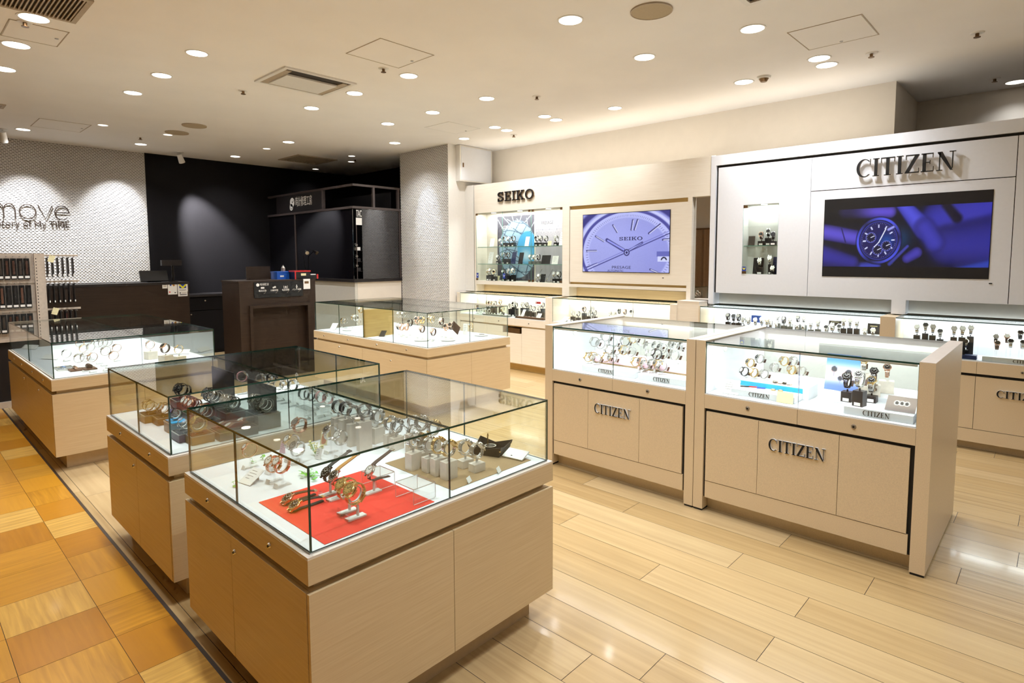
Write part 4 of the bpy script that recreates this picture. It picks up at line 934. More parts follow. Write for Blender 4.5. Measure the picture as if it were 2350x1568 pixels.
# ================================================================== SCREENS AND POSTERS
def ss(a, b, x): t_ = np.clip((x - a) / (b - a), 0, 1); return t_ * t_ * (3 - 2 * t_)
def mixc(c, col, a): return c * (1 - a[..., None]) + np.array(col) * a[..., None]
def seg(U, V, a, b, asp):
    ax, ay, bx, by = a[0] * asp, a[1], b[0] * asp, b[1]; px, py = U * asp - ax, V - ay
    h = np.clip((px * (bx - ax) + py * (by - ay)) / ((bx - ax) ** 2 + (by - ay) ** 2), 0, 1)
    return np.hypot(px - h * (bx - ax), py - h * (by - ay)), h
def hashn(U, V, s): return np.modf(np.abs(np.sin(U * 127.1 * s + V * 311.7 * s) * 43758.5453))[0]
def dial_picture(U, V):
    asp = 1.73; x, y = U * asp, V; cx, cy = .535 * asp, .665
    r = np.hypot((x - cx), (y - cy) * 1.36) / 1.24
    base = np.array([.66, .68, .95]) * (1 - .10 * np.abs(V - .4))[..., None] + (hashn(U, V, 3.1) - .5)[..., None] * .03
    c = np.ones(U.shape + (3,)) * base
    c = mixc(c, (.42, .44, .80), ss(.35, 1.0, U) * .25)
    c = mixc(c, (.74, .76, .99), ss(.62, .66, r) * (1 - ss(.74, .76, r)))
    for k in range(120):
        a = k * PI / 60; d = np.abs(np.sin(np.arctan2(y - cy, x - cx) - a)) * r
        tick = (1 - ss(.002, .006, d)) * ss(.655, .66, r) * (1 - ss(.69, .70, r)) * (np.cos(np.arctan2(y - cy, x - cx) - a) > 0)
        c = mixc(c, (.34, .34, .62), tick * .7)
    c = mixc(c, (.30, .30, .62), ss(.735, .75, r) * (1 - ss(.78, .80, r)))
    c = mixc(c, (.80, .82, 1.), ss(.79, .81, r) * (1 - ss(.83, .86, r)))
    c = mixc(c, (.22, .22, .52), ss(.86, .90, r) * (1 - ss(.96, 1.02, r)))
    c = mixc(c, (.62, .64, .98), ss(1.0, 1.06, r))
    def bar(a, b, w, col, soft=.006):
        nonlocal c
        d, h = seg(U, V, a, b, asp); c = mixc(c, col, 1 - ss(w, w + soft, d))
    for a, b in (((.37, .20), (.42, .32)), ((.60, .13), (.585, .29)), ((.655, .13), (.62, .29)), ((.90, .22), (.78, .36)), ((.16, .38), (.26, .47)), ((.05, .635), (.17, .635)), ((.05, .93), (.18, .86)), ((.80, .95), (.88, 1.0)), ((.93, .47), (1.0, .46))):
        bar(a, b, .013, (.26, .26, .50)); bar((a[0] + .008, a[1] + .004), (b[0] + .008, b[1] + .004), .004, (.86, .87, 1.))
    bar((.30, .45), (.50, .63), .028, (.24, .24, .52)); bar((.31, .46), (.50, .62), .012, (.60, .62, .95))
    bar((.53, .66), (.71, .51), .016, (.20, .20, .44)); bar((.56, .635), (.70, .52), .005, (.70, .72, .98))
    bar((.03, .99), (1.0, .37), .006, (.26, .26, .56), .004)
    bar((.03, .95), (1.0, .33), .003, (.46, .47, .80), .004)
    rr = np.hypot(x - cx, y - .67)
    c = mixc(c, (.20, .20, .42), 1 - ss(.055, .06, rr)); c = mixc(c, (.66, .68, .95), (1 - ss(.036, .04, rr))); c = mixc(c, (.14, .14, .34), (1 - ss(.02, .024, rr)))
    inb = lambda x0, x1, y0, y1: ss(x0 - .003, x0, U) * (1 - ss(x1, x1 + .003, U)) * ss(y0 - .005, y0, V) * (1 - ss(y1, y1 + .005, V))
    c = mixc(c, (.40, .42, .74), inb(.87, 1.01, .66, .74)); c = mixc(c, (.82, .84, 1.), inb(.88, 1.01, .74, .82))
    d8 = np.abs(np.hypot((U - .945) * asp, V - .80) - .045); c = mixc(c, (.08, .08, .2), (1 - ss(.008, .014, d8)) * (V < .80))
    return c
x0, x1, z0, z1 = -4.317, -3.162, 1.324, 2.003
t = thing('screen', (-3.74, SW, z0), 'wall screen showing a close-up of a pale blue watch dial', 'screen')
MB().box(x0 - .006, x1 + .006, SW - .002, SW + .0035, z0 - .006, z1 + .006).build('bezel', 'plastic_black', t)
picture('display', (x0, SW - .0025, z0), 'S', x1 - x0, z1 - z0, 300, 176, dial_picture, 'screen_light', t)
emit('screen_ink', (26, 24, 62), .6)
Wq, Hq = x1 - x0, z1 - z0
serif('SEIKO', SLAB, Hq * .058, Wq * .27, (x0 + Wq * .445, SW - .003, z1 - Hq * .465), 'S', 'dial_lettering', ('screen_ink', 'screen_ink'), t, .0006)
words('PRESAGE', Hq * .05, (x0 + Wq * .365, SW - .003, z1 - Hq * .945), 'S', 'dial_lettering', 'screen_ink', t, .0006, width=Wq * .22)
words('AUTOMATIC', Hq * .036, (x0 + Wq * .31, SW - .003, z1 - Hq * .998), 'S', 'dial_lettering', 'screen_ink', t, .0006, width=Wq * .19)
MB().box(-3.245, -3.225, SW + .0022, SW + .0036, 1.262, 1.270).build('indicator', 'ink_black', t)
def hands_picture(U, V):
    asp = 2.02; c = np.zeros(U.shape + (3,)) + np.array([.03, .03, .10])
    top, bot = .135, .875
    y = V
    def blob(a, b, r0, r1, col, soft, edge=.0, dark=(.05, .04, .16)):
        nonlocal c
        d, h = seg(U, V, a, b, asp); r = r0 + (r1 - r0) * h; k = np.clip(d / r, 0, 2)
        sh = np.array(col) * (1 - .72 * np.clip(k, 0, 1) ** 2)[..., None] + np.array(dark) * (.72 * np.clip(k, 0, 1) ** 2)[..., None]
        a_ = (1 - ss(r - soft, r + soft, d))[..., None]; c = c * (1 - a_) + sh * a_
    c = mixc(c, (.05, .06, .26), ss(.5, 1., U) * .8); c = mixc(c, (.03, .20, .36), np.exp(-((U - .5) ** 2 / .004 + (V - .52) ** 2 / .02)) * 1.0)
    blob((.14, .16), (.43, .19), .10, .085, (.36, .29, .80), .02, dark=(.03, .02, .10))          # upper finger
    blob((-.1, .97), (.36, .86), .12, .06, (.26, .30, .80), .02, dark=(.03, .03, .14))
    blob((-.08, .70), (.20, .82), .17, .10, (.20, .18, .62), .04, dark=(.03, .03, .14))         # thumb, lower left
    blob((-.04, .40), (.21, .50), .11, .10, (.36, .31, .80), .015, dark=(.06, .04, .20))         # index
    d, h = seg(U, V, (.12, .38), (.15, .56), asp); c = mixc(c, (.10, .08, .28), (1 - ss(.004, .012, d)) * .8)
    blob((.72, .30), (1.2, .10), .22, .34, (.20, .20, .66), .05, dark=(.04, .04, .22))           # the other hand
    blob((.78, .62), (1.2, .60), .24, .40, (.16, .16, .56), .06, dark=(.04, .04, .24))
    blob((.50, .10), (.64, .42), .08, .12, (.30, .31, .84), .02, dark=(.10, .10, .44))
    blob((.64, .40), (.70, .58), .12, .12, (.22, .22, .68), .05, dark=(.07, .07, .34))
    blob((.755, .14), (.82, .30), .045, .055, (.04, .03, .14), .03, dark=(.02, .02, .08))
    blob((.545, .77), (.60, .70), .06, .07, (.27, .24, .70), .012, dark=(.06, .05, .24))
    blob((.84, .90), (1.05, .82), .04, .07, (.18, .28, .76), .05, dark=(.06, .10, .40))
    c = c * (.35 + .65 * np.maximum(ss(.16, .36, U), ss(.26, .36, V)))[..., None]
    cx, cy = .365, .545; X, Y = (U - cx) * asp, (V - cy); q = math.radians(-14)
    xr = X * math.cos(q) - Y * math.sin(q); yr = X * math.sin(q) + Y * math.cos(q); r = np.hypot(xr / .98, yr / 1.0)
    c = mixc(c, (.05, .05, .18), 1 - ss(.29, .31, r)); ang = np.arctan2(yr, xr)
    rim = ss(.255, .262, r) * (1 - ss(.285, .295, r)); c = c * (1 - rim[..., None]) + rim[..., None] * (np.array([.30, .34, .92]) * (.35 + .65 * np.abs(np.sin(ang * 1.5 + .6)))[..., None])
    rim2 = ss(.225, .232, r) * (1 - ss(.242, .25, r)); c = mixc(c, (.20, .22, .66), rim2 * .8)
    c = mixc(c, (.09, .08, .34), 1 - ss(.222, .228, r)); c = mixc(c, (.05, .32, .66), (1 - ss(.215, .222, r)) * np.exp(-((xr - .10) ** 2 + (yr + .02) ** 2) / .008) * .8)
    for k in range(12):
        a = k * PI / 6 + .26; px, py = np.cos(a), np.sin(a); al = xr * px + yr * py; ac = np.abs(-xr * py + yr * px)
        c = mixc(c, (.84, .86, 1.), ss(.158, .163, al) * (1 - ss(.20, .205, al)) * (1 - ss(.007, .010, ac)))
    for k in range(60):
        a = k * PI / 30 + .26; px, py = np.cos(a), np.sin(a); al = xr * px + yr * py; ac = np.abs(-xr * py + yr * px)
        c = mixc(c, (.62, .64, .95), ss(.208, .210, al) * (1 - ss(.218, .22, al)) * (1 - ss(.0015, .003, ac)) * .8)
    for sx, sy in ((-.105, -.015), (.02, .115), (.115, .04)):
        r2 = np.hypot(xr - sx, yr - sy); c = mixc(c, (.05, .05, .20), 1 - ss(.062, .065, r2)); c = mixc(c, (.46, .48, .92), ss(.058, .061, r2) * (1 - ss(.064, .067, r2)))
        for k in range(12):
            a = k * PI / 6; al = (xr - sx) * math.cos(a) + (yr - sy) * math.sin(a); ac = np.abs(-(xr - sx) * math.sin(a) + (yr - sy) * math.cos(a))
            c = mixc(c, (.7, .72, 1.), ss(.046, .048, al) * (1 - ss(.055, .057, al)) * (1 - ss(.002, .004, ac)))
        dd, _ = seg(xr, yr, (sx, sy), (sx + .035, sy - .028), 1.); c = mixc(c, (.9, .92, 1.), 1 - ss(.003, .006, dd))
    dd, _ = seg(xr, yr, (.01, .02), (.05, -.16), 1.); c = mixc(c, (.92, .94, 1.), 1 - ss(.005, .008, dd))
    dd, _ = seg(xr, yr, (.01, .02), (-.03, .09), 1.); c = mixc(c, (.92, .94, 1.), 1 - ss(.004, .007, dd))
    blob((.44, .84), (.545, .62), .026, .020, (.24, .26, .66), .006, dark=(.05, .05, .2)); blob((.425, .41), (.455, .38), .022, .02, (.62, .64, .98), .006)
    c = c * (1 - .18 * ss(.6, 1., V))[..., None]
    bl = (ss(top - .004, top + .002, y) * (1 - ss(bot - .002, bot + .004, y)))[..., None]
    return c * bl + np.array([.035, .025, .035]) * (1 - bl)
x0, x1, z0, z1 = -1.623, -.443, 1.322, 2.003
t = thing('screen', (-1.03, SW, z0), 'wide wall screen showing blue lit hands holding a watch', 'screen')
MB().box(x0 - .005, x1 + .005, PF - .003, PF - .0005, z0 - .005, z1 + .005).build('bezel', 'plastic_black', t)
picture('display', (x0, PF - .0035, z0), 'S', x1 - x0, z1 - z0, 340, 196, hands_picture, 'screen_light', t)

def lattice_poster(U, V):
    asp = .66; c = np.zeros(U.shape + (3,)) + np.array([.34, .33, .38])
    d = np.hypot((U - .62) * asp * 1.35, V - .50) ; hole = 1 - ss(.40, .42, np.hypot((U - .55) * asp * 1.25, (V - .52) * .92))
    pat = np.minimum.reduce([np.abs(np.sin(U * 13 + V * 9 + 1.5 * np.sin(V * 3))), np.abs(np.sin(U * 7 - V * 16)), np.abs(np.sin(V * 21 + U * 2 + np.sin(U * 6)))])
    c = mixc(c, (.68, .82, .92), hole * .9); c = mixc(c, (.24, .30, .40), hole * (pat < .13) * .85)
    sky = 1 - ss(.20, .23, np.hypot((U - .82) * asp * 1.25, (V - .50) * .85)); c = mixc(c, (.30, .66, .86), sky); c = mixc(c, (.90, .94, .97), sky * (hashn(np.floor(U * 9), np.floor(V * 7), 1.) * .2 + .8) * np.exp(-((U - .78) ** 2 / .02 + (V - .62) ** 2 / .01)))
    for k in range(9):
        a = (.02 + k * .13, 0.0 if k % 2 else .05); b = (.25 + (k * .37) % .8, .30); dd, _ = seg(U, V, a, b, asp); c = mixc(c, (.70, .74, .78), (1 - ss(.004, .008, dd)) * (1 - hole))
        a = ((k * .29) % 1, 1.0); b = ((k * .17 + .3) % 1, .78); dd, _ = seg(U, V, a, b, asp); c = mixc(c, (.60, .66, .70), (1 - ss(.003, .007, dd)) * (1 - hole))
    return mixc(c, (.24, .25, .30), ss(.75, 1., V) * (1 - hole) * .7)
def star_poster(U, V):
    asp = .66; c = np.zeros(U.shape + (3,)) + np.array([.80, .78, .81]) - .05 * np.abs(U - .5)[..., None]
    m_ = np.zeros(U.shape)
    for i in range(6):
        for j in range(5):
            px, py = i * .2 + (.1 if j % 2 else 0), .02 + j * .115
            r = np.hypot((U - px) * asp, V - py); a = np.arctan2(V - py, (U - px) * asp)
            m_ = np.maximum(m_, (np.abs(np.sin(3 * a)) * r < .006) * (r < .066) * 1.0); m_ = np.maximum(m_, (np.abs(r - .066 * (1 - .25 * np.abs(np.cos(3 * a)))) < .004) * .8)
    fade = np.clip(1.1 - V * 2.4 - U * .25, 0, 1); c = mixc(c, (.36, .40, .50), m_ * fade)
    return mixc(c, (.72, .69, .72), ((np.abs(np.sin(U * 23 + 2 * np.sin(V * 3))) ** 8) * ss(.45, .7, V) * .5))
PY = 6.0985
t = thing('poster', (-5.62, PY, 1.17), 'teal poster of a lattice dome against the sky in the glazed niche', 'poster')
picture('print', (-5.995, PY - .001, 1.175), 'S', .70, .90, 120, 150, lattice_poster, 'print_ink', t)
words('ASTRON', .045, (-5.91, PY - .0015, 1.90), 'S', 'lettering', 'card_white', t, .0005, width=.22)
t = thing('poster', (-4.95, PY, 1.17), 'grey poster with a star lattice pattern in the glazed niche', 'poster')
picture('print', (-5.27, PY - .001, 1.175), 'S', .61, .92, 130, 180, star_poster, 'print_ink', t)
words('PRESAGE', .042, (-5.165, PY - .0015, 1.935), 'S', 'lettering', 'ink_black', t, .0005, width=.20)
# brown curtain and its rail on the far side of the shop, seen in the mirror strip
t = thing('curtain', (-6.2, -2.9, 0), 'pleated brown curtain seen in the mirror strip', 'curtain')
mb = MB(); k = 90; vs = []
for i in range(k + 1):
    x = -8.2 + 4.4 * i / k; y = -2.9 + .05 * math.sin(i * 1.25); vs += [(x, y, .02), (x, y, 2.2)]
mb.add(vs, [(2 * i, 2 * i + 2, 2 * i + 3, 2 * i + 1) for i in range(k)]).build('cloth', 'curtain_brown', t, smooth=True)
MB().cyl((-8.3, -2.9, 2.22), (-3.7, -2.9, 2.22), .02, n=10).build('rail', 'brown_metal', t)
MB().box(-8.3, -8.26, -3.0, -2.9, 2.2, 2.24).box(-3.74, -3.70, -3.0, -2.9, 2.2, 2.24).build('bracket', 'brown_metal', t)
# ================================================================== WATCHES
DKC, IDC = DK + .0006, ID + .0006      # things lie a hair above the beds
LOOK = {  # case metal, band kind, band material, words
    's': ('steel', 'link', 'steel', 'steel bracelet watch'), 'g': ('gold', 'link', 'gold', 'gold bracelet watch'),
    'r': ('rose', 'link', 'rose', 'rose gold bracelet watch'), 't': ('gold', 'link', 'steel', 'two-tone bracelet watch'),
    'd': ('dark_steel', 'link', 'dark_steel', 'dark steel bracelet watch'), 'k': ('steel', 'band', 'leather_black', 'black strap steel watch'),
    'b': ('rose', 'band', 'leather_brown', 'brown strap watch'), 'p': ('steel', 'band', 'strap_pink', 'pink strap watch'),
    'n': ('gold', 'bangle', 'gold', 'thin gold bangle watch'), 'm': ('rose', 'bangle', 'rose', 'thin rose bangle watch'), 'v': ('steel', 'bangle', 'steel', 'thin steel bangle watch')}
CACHE = {}
def part(key, fn, mats, parent, name, smooth=False, loc=None):
    k = (key, tuple(mats))
    if k not in CACHE:
        o = fn(MB()).build(name, list(mats), parent, local=True, smooth=smooth); CACHE[k] = o.data
    else:
        o = bpy.data.objects.new(name, CACHE[k]); COL.objects.link(o); o.parent = parent; BASE[o.name] = Vector((0, 0, 0))
    if loc: o.location = loc
    return o
RA, RB_ = .027, .031                      # bracelet loop: half depth along the dial axis, half height across it
def axes(t): d = Vector((0, -math.cos(t), math.sin(t))); return d, Vector((0, math.sin(t), math.cos(t)))
def loop_pt(p, t, ra=RA, rb=RB_): d, e = axes(t); return d * (ra * math.cos(p)) + e * (rb * math.sin(p))
def band_fn(kind, t, w0, w1, lod, a0=.62, a1=None, ra=RA, rb=RB_):
    def fn(mb):
        n = {2: 26, 1: 18, 0: 14}[lod] if kind == 'link' else {2: 26, 1: 16, 0: 12}[lod]; s, e = a0, (a1 or 2 * PI - a0)
        if kind == 'link':
            for i in range(n):
                p0, p1 = s + (e - s) * i / n, s + (e - s) * (i + 1) / n; A, B = loop_pt(p0, t, ra, rb), loop_pt(p1, t, ra, rb); m_ = (A + B) / 2
                tg = (B - A) / 2 * .90; no = Vector((1, 0, 0)).cross(tg).normalized(); q = abs((i + .5) / n - .5) * 2; w = (w1 + (w0 - w1) * q) / 2
                if lod == 2:
                    for off, ww in ((-.66, .30), (0, .30), (.66, .30)): mb.obox(m_ + Vector((off * w, 0, 0)), (ww * w, 0, 0), tg * (1 if off else .8), no * (.0013 if off else .0016), 0)
                else: mb.obox(m_, (w, 0, 0), tg, no * .0014, 0)
        else:
            th = .0022 if kind == 'band' else .0014; P = [loop_pt(s + (e - s) * i / n, t, ra, rb) for i in range(n + 1)]
            ww = [w1 + (w0 - w1) * abs(i / n - .5) * 2 for i in range(n + 1)]; mb.ribbon([(p.y, p.z) for p in P], ww, th)
        return mb
    return fn
def case_fn(t, r, h, lod, ctr):
    d, e = axes(t)
    def fn(mb):
        n = {2: 28, 1: 18, 0: 12}[lod]; mb.cyl(ctr - d * h * .45, ctr + d * h * .25, r * .96, r, n, 0); mb.cyl(ctr + d * h * .25, ctr + d * h * .5, r, r * .88, n, 0)
        for s in (-1, 1):
            for x in (-.62, .62): mb.obox(ctr + e * s * r * .98 + Vector((x * r * .8, 0, 0)) - d * h * .12, (r * .13, 0, 0), e * r * .26 - d * .001 * 1, d * h * .28, 0)
        return mb
    return fn
def dial_fn(t, r, h, ctr):
    d, e = axes(t); return lambda mb: mb.cyl(ctr + d * h * .5, ctr + d * (h * .5 + .0004), r * .80, n=22)
def marks_fn(t, r, h, ctr):
    d, e = axes(t); ex = Vector((1, 0, 0))
    def fn(mb):
        z = ctr + d * (h * .5 + .0006)
        for k in range(12):
            a = k * PI / 6; v = ex * math.cos(a) + e * math.sin(a); w = ex * -math.sin(a) + e * math.cos(a); mb.obox(z + v * r * .66, v * r * .09, w * r * .03, d * .0002)
        for a, l in ((2.6, .40), (.95, .60)):
            v = ex * math.cos(a) + e * math.sin(a); w = ex * -math.sin(a) + e * math.cos(a); mb.obox(z + v * r * l / 2 + d * .0003, v * r * l / 2, w * r * .035, d * .0002)
        return mb
    return fn
def bezel_fn(t, r, h, ctr):
    d, e = axes(t); return lambda mb: mb.ring(ctr + d * h * .42, d, r * .81, r * .97, h * .14, 28)
def crown_fn(t, r, ctr): return lambda mb: mb.cyl(ctr + Vector((r * .96, 0, 0)), ctr + Vector((r * 1.16, 0, 0)), r * .12, n=10)
def tag_fn(t): return lambda mb: mb.obox((.004, .036, -.016), (.007, .003, 0), (0, .005, .012), (.0, .0006, 0)).obox((.002, .031, .004), (.0004, 0, 0), (0, .004, .009), (0, .0004, 0))
def watch(c, look, label, group, lod=1, rz=0., t=.6, dial='dial_white', size=1., hang=None, rx=0., tilt_ok=True):
    metal, kind, bmat, _ = LOOK[look]
    o = thing('wrist_watch', (c.x, c.y, c.z), label, 'watch', group, rz); o.rotation_euler = (rx, 0, rz); o.scale = (size,) * 3
    small = kind == 'bangle'; r = .0125 if small else .0185; h = .006 if small else .0085; w0, w1 = (.008, .005) if small else (.018, .014)
    d, e = axes(t); ctr = d * (RA + .001)
    part(('case', t, r, lod), case_fn(t, r, h, lod, ctr), (metal,), o, 'case', smooth=True)
    dl = part(('dial', t, r), dial_fn(t, r, h, ctr), (dial,), o, 'dial')
    part((kind, t, lod, small), band_fn(kind, t, w0, w1, lod, .42 if small else .60), (bmat,), o, 'bracelet' if kind == 'link' else ('bangle' if small else 'strap'), smooth=kind != 'link')
    if lod == 2:
        part(('bezel', t, r), bezel_fn(t, r, h, ctr), ('gold' if look == 't' else metal,), o, 'bezel', smooth=True)
        part(('marks', t, r), marks_fn(t, r, h, ctr), ('dial_black' if dial in ('dial_white', 'dial_silver', 'dial_gold', 'dial_paleblue') else 'dial_white',), dl, 'hands')
        part(('crown', t, r), crown_fn(t, r, ctr), (metal,), o, 'crown', smooth=True)
        if kind != 'bangle':
            p = loop_pt(PI, t); n_ = -d
            part(('clasp', t), lambda mb: mb.obox(p + n_ * .0022, (.0076, 0, 0), e * .011, n_ * .0012), (metal,), o, 'clasp')
    if hang: part(('tag', t), tag_fn(t), (hang,), o, 'price_tag')
    return o
def stand(c, z0, kind, label, group, rz=0., t=.6, wide=.03, deep=.055, size=1.):
    """what a watch sits on: c = loop centre, z0 = surface below"""
    zb = c.z - .0345 * size; h = zb - z0; name = {'clip': 'watch_stand', 'clear': 'watch_stand', 'block': 'display_block', 'black': 'display_block', 'grey': 'display_block'}[kind]
    o = thing(name, (c.x, c.y, z0), label, 'display stand', group, rz); cm = {'clip': 'plastic_white', 'clear': 'acrylic', 'block': 'stone_white', 'black': 'box_black', 'grey': 'box_grey'}[kind]
    pm = 'plastic_black' if kind in ('black', 'grey') else 'plastic_white'
    def L(mb, nm_, m_, **k): return mb.build(nm_, m_, o, local=True, **k)
    if kind in ('clip', 'clear'):
        L(MB().box(-wide * .42, wide * .42, -deep * .55, deep * .55, 0, .004), 'base', ['plastic_white'] if kind == 'clip' else ['acrylic'])
        if h > .006: L(MB().box(-.0035, .0035, -.003, .003, .004, h), 'post', 'plastic_white' if kind == 'clip' else 'acrylic')
        L(MB().obox((0, -deep * .55 + .002, .008), (wide * .4, 0, 0), (0, .003, .007), (0, .0005, 0)), 'price_holder', 'card_white')
    else:
        bh = max(h - .012, .004)
        b = L(MB().box(-wide * .5, wide * .5, -deep * .5, deep * .5, 0, bh), 'block', cm)
        if h > .006: L(MB().box(-.0035, .0035, -.003, .003, bh, h), 'post', pm)
        if kind in ('black',): L(MB().obox((0, -deep * .5 - .001, min(bh * .45, .012)), (wide * .3, 0, 0), (0, 0, min(bh * .35, .008)), (0, .0005, 0)), 'price_label', 'card_white')
    # the clip: an open ring inside the bracelet, joined to the post by a side arm
    cc = Vector((0, 0, h + .0345 * size)); mb = MB(); P = [cc + loop_pt(a, t, .019 * size, .022 * size) for a in [PI * .35 + i * (1.3 * PI) / 14 for i in range(15)]]
    mb.ribbon([(p.y, p.z) for p in P], .007, .0018); L(mb, 'clip', 'plastic_white' if kind != 'clear' else 'acrylic', smooth=True)
    return o
DIALS = ['dial_white', 'dial_silver', 'dial_black', 'dial_white', 'dial_silver']
def jit(a): return random.uniform(-a, a)
STN = {'clip': 'white clip stand', 'clear': 'clear acrylic stand', 'block': 'white stone block', 'black': 'black block', 'grey': 'grey block'}
BOXC = [None]
def row(items, y, z0, where, kind, lod=1, rz=0., t=.6, hang=None, size=1., zfun=None, wide=.03, deep=.055, dial=None, px=None):
    """watches at photo points (u, v) standing on plane y over the surface z0; where = words for this row"""
    if px: ox, oy, k = px; items = [(ox + i[0] / k, oy + i[1] / k, *i[2:]) for i in items]
    items = sorted(items, key=lambda i: i[0]); C_ = []
    def spot(it, yy):
        c = at_y(it[0], it[1], yy)
        if BOXC[0]:
            a, b, y0, y1 = BOXC[0]
            if c.x > b - .062: c = at_x(it[0], it[1], b - .062)
            if c.x < a + .05: c = at_x(it[0], it[1], a + .05)
            c.y = min(max(c.y, y0 + .055), y1 - .055)
        return c
    for it in items:
        yy = it[3] if len(it) > 3 else y; c = spot(it, yy)
        near = lambda q: abs(q.x - c.x) < .046 * size and abs(q.y - c.y) < .062 * size and abs(q.z - c.z) < .075
        for dy in (.065, -.065, .13):       # too close to a neighbour: one step deeper or nearer along the same line of sight
            if not any(near(q) for q in C_): break
            if BOXC[0] is None and not 5.72 < yy + dy < (5.97 if 'small niche' in where else 6.025): continue
            c = spot(it, yy + dy)
        C_.append(c)
    for i, (it, c) in enumerate(zip(items, C_)):
        zz = zfun(c) if zfun else z0
        c.z = max(c.z, zz + .0345 * size + (.008 if kind not in ('clip', 'clear') else .006)); look = it[2]; dl = dial or DIALS[(i * 3 + int(it[0])) % 5]
        gap = min([max(abs(q.x - c.x), abs(q.y - c.y) * wide / deep) for q in C_ if q is not c] + [9.]); f = min(1., max(.35, gap * .84 / wide))
        r_ = rz + jit(.12)
        watch(c, look, f'{LOOK[look][3]}, {ORD[i]} from the left {where}', f'watches {where}', lod, r_, t, dl, size, hang)
        stand(c, zz, kind, f'{STN[kind]}, {ORD[i]} from the left {where}', f'stands {where}', r_, t, wide * f, deep * f, size)

# ---- front showcase, red mat module
DZ = DKC + .0016
t_ = thing('display_mat', (-1.76, 1.05, DKC), 'red square mat at the near corner of the front showcase', 'mat')
MB().box(-1.98, -1.54, .840, 1.252, DKC, DZ - .0004).build('cloth', 'mat_red', t_)
t_ = thing('display_mat', (-1.78, 1.57, DKC), 'taupe mat under the stone blocks in the front showcase', 'mat')
MB().box(-1.985, -1.572, 1.36, 1.79, DKC, DZ - .0004).build('cloth', 'mat_taupe', t_)
def strap_watch(loc, metal, band, dial, label, before, after, ctr, tdir, group='strap watches on the red mat', rz=0., lod=2):
    """watch whose two strap halves hang free along given (y, z) paths"""
    o = thing('wrist_watch', loc, label, 'watch', group, rz); d, e = axes(tdir); c = Vector((0, *ctr)); r, h = .0200, .010
    case_fn(tdir, r, h, 2, c)(MB_ := MB()); MB_.build('case', metal, o, local=True, smooth=True)
    dl = dial_fn(tdir, r, h, c)(MB()).build('dial', dial, o, local=True)
    marks_fn(tdir, r, h, c)(mb := MB()); mb.build('hands', 'dial_black' if dial != 'dial_black' else 'dial_white', dl, local=True)
    bezel_fn(tdir, r, h, c)(MB()).build('bezel', metal, o, local=True, smooth=True); crown_fn(tdir, r, c)(MB()).build('crown', metal, o, local=True)
    for nm_, P in (('strap', before), ('strap', after)):
        MB().ribbon(P, [.019 - .005 * i / max(len(P) - 1, 1) for i in range(len(P))], .0028).build(nm_, band, o, local=True, smooth=True)
    y, z = before[-1]; MB().obox((0, y, z), (.010, 0, 0), (0, .006, .001), (0, 0, .002)).build('buckle', metal, o, local=True)
    return o
def flat_stand(loc, label, zt):
    o = thing('watch_stand', loc, label, 'display stand', 'stands on the red mat')
    MB().box(-.013, .013, -.028, .034, 0, .005).build('base', 'plastic_white', o, local=True); MB().box(-.004, .004, .006, .012, .005, zt).build('post', 'plastic_white', o, local=True)
    MB().obox((0, -.030, .011), (.012, 0, 0), (0, .003, .010), (0, .0006, 0)).build('price_holder', 'acrylic', o, local=True); MB().box(-.012, .012, -.032, -.029, .0, .006).build('price_label', 'card_white', o, local=True)
    return o
lie_b = [(.012, .026), (.03, .027), (.05, .025), (.075, .022), (.095, .017)]; lie_a = [(-.017, .012), (-.020, .006), (-.012, .0025), (.02, .002), (.06, .0022), (.098, .004)]
strap_watch((-1.893, .905, DZ), 'rose', 'leather_brown', 'dial_black', 'brown strap watch lying on the red mat, the one farther from the corner', lie_b, lie_a, (-.004, .019), 1.0)
strap_watch((-1.822, .895, DZ), 'gold', 'leather_black', 'dial_black', 'rose cased black strap watch lying nearest the glass corner on the red mat', lie_b, lie_a, (-.004, .019), 1.0)
up_b = [(.006, .100), (.02, .108), (.045, .118), (.07, .128), (.088, .136)]; up_a = [(-.012, .066), (-.010, .052), (.004, .044), (.03, .044), (.075, .040)]
for (x, y, mt, bd, dl, lab) in ((-1.862, 1.035, 'dark_steel', 'leather_black', 'dial_black', 'black strap watch propped on a stand on the red mat, black dial'),
                               (-1.81, 1.035, 'steel', 'leather_tan', 'dial_black', 'tan strap steel watch propped on a stand on the red mat'),
                               (-1.763, 1.15, 'steel', 'leather_brown', 'dial_white', 'dark brown strap watch with white dial propped at the back of the red mat')):
    strap_watch((x, y, DZ), mt, bd, dl, lab, up_b, up_a, (-.006, .083), .75); flat_stand((x, y, DZ), 'white stand under the ' + lab.split(' watch')[0] + ' watch on the red mat', .043)
for k, (x, y) in enumerate(((-1.685, 1.005), (-1.628, 1.0))):
    lab = ('gold bracelet watch on the red mat, the one in front', 'gold bracelet watch on the red mat, the one behind')[1 - k]; c = Vector((x, y, DZ + .079))
    watch(c, 'g', lab, 'gold watches on the red mat', 2, 0, .75, 'dial_gold', 1.12); flat_stand((x, y - .002, DZ), 'white clip stand under the ' + lab, .040)
    MB().ribbon([(p.y, p.z) for p in [Vector((0, 0, .079)) + loop_pt(a, .75, .021, .025) for a in [PI * .4 + i * 1.2 * PI / 12 for i in range(13)]]], .007, .002).build('clip', 'plastic_white', bpy.context.scene.objects[-1] if False else [o for o in COL.objects if o.name.startswith('watch_stand')][-1], local=True, smooth=True)
BOXC[0] = (-2.476, -1.524, .785, 1.84)
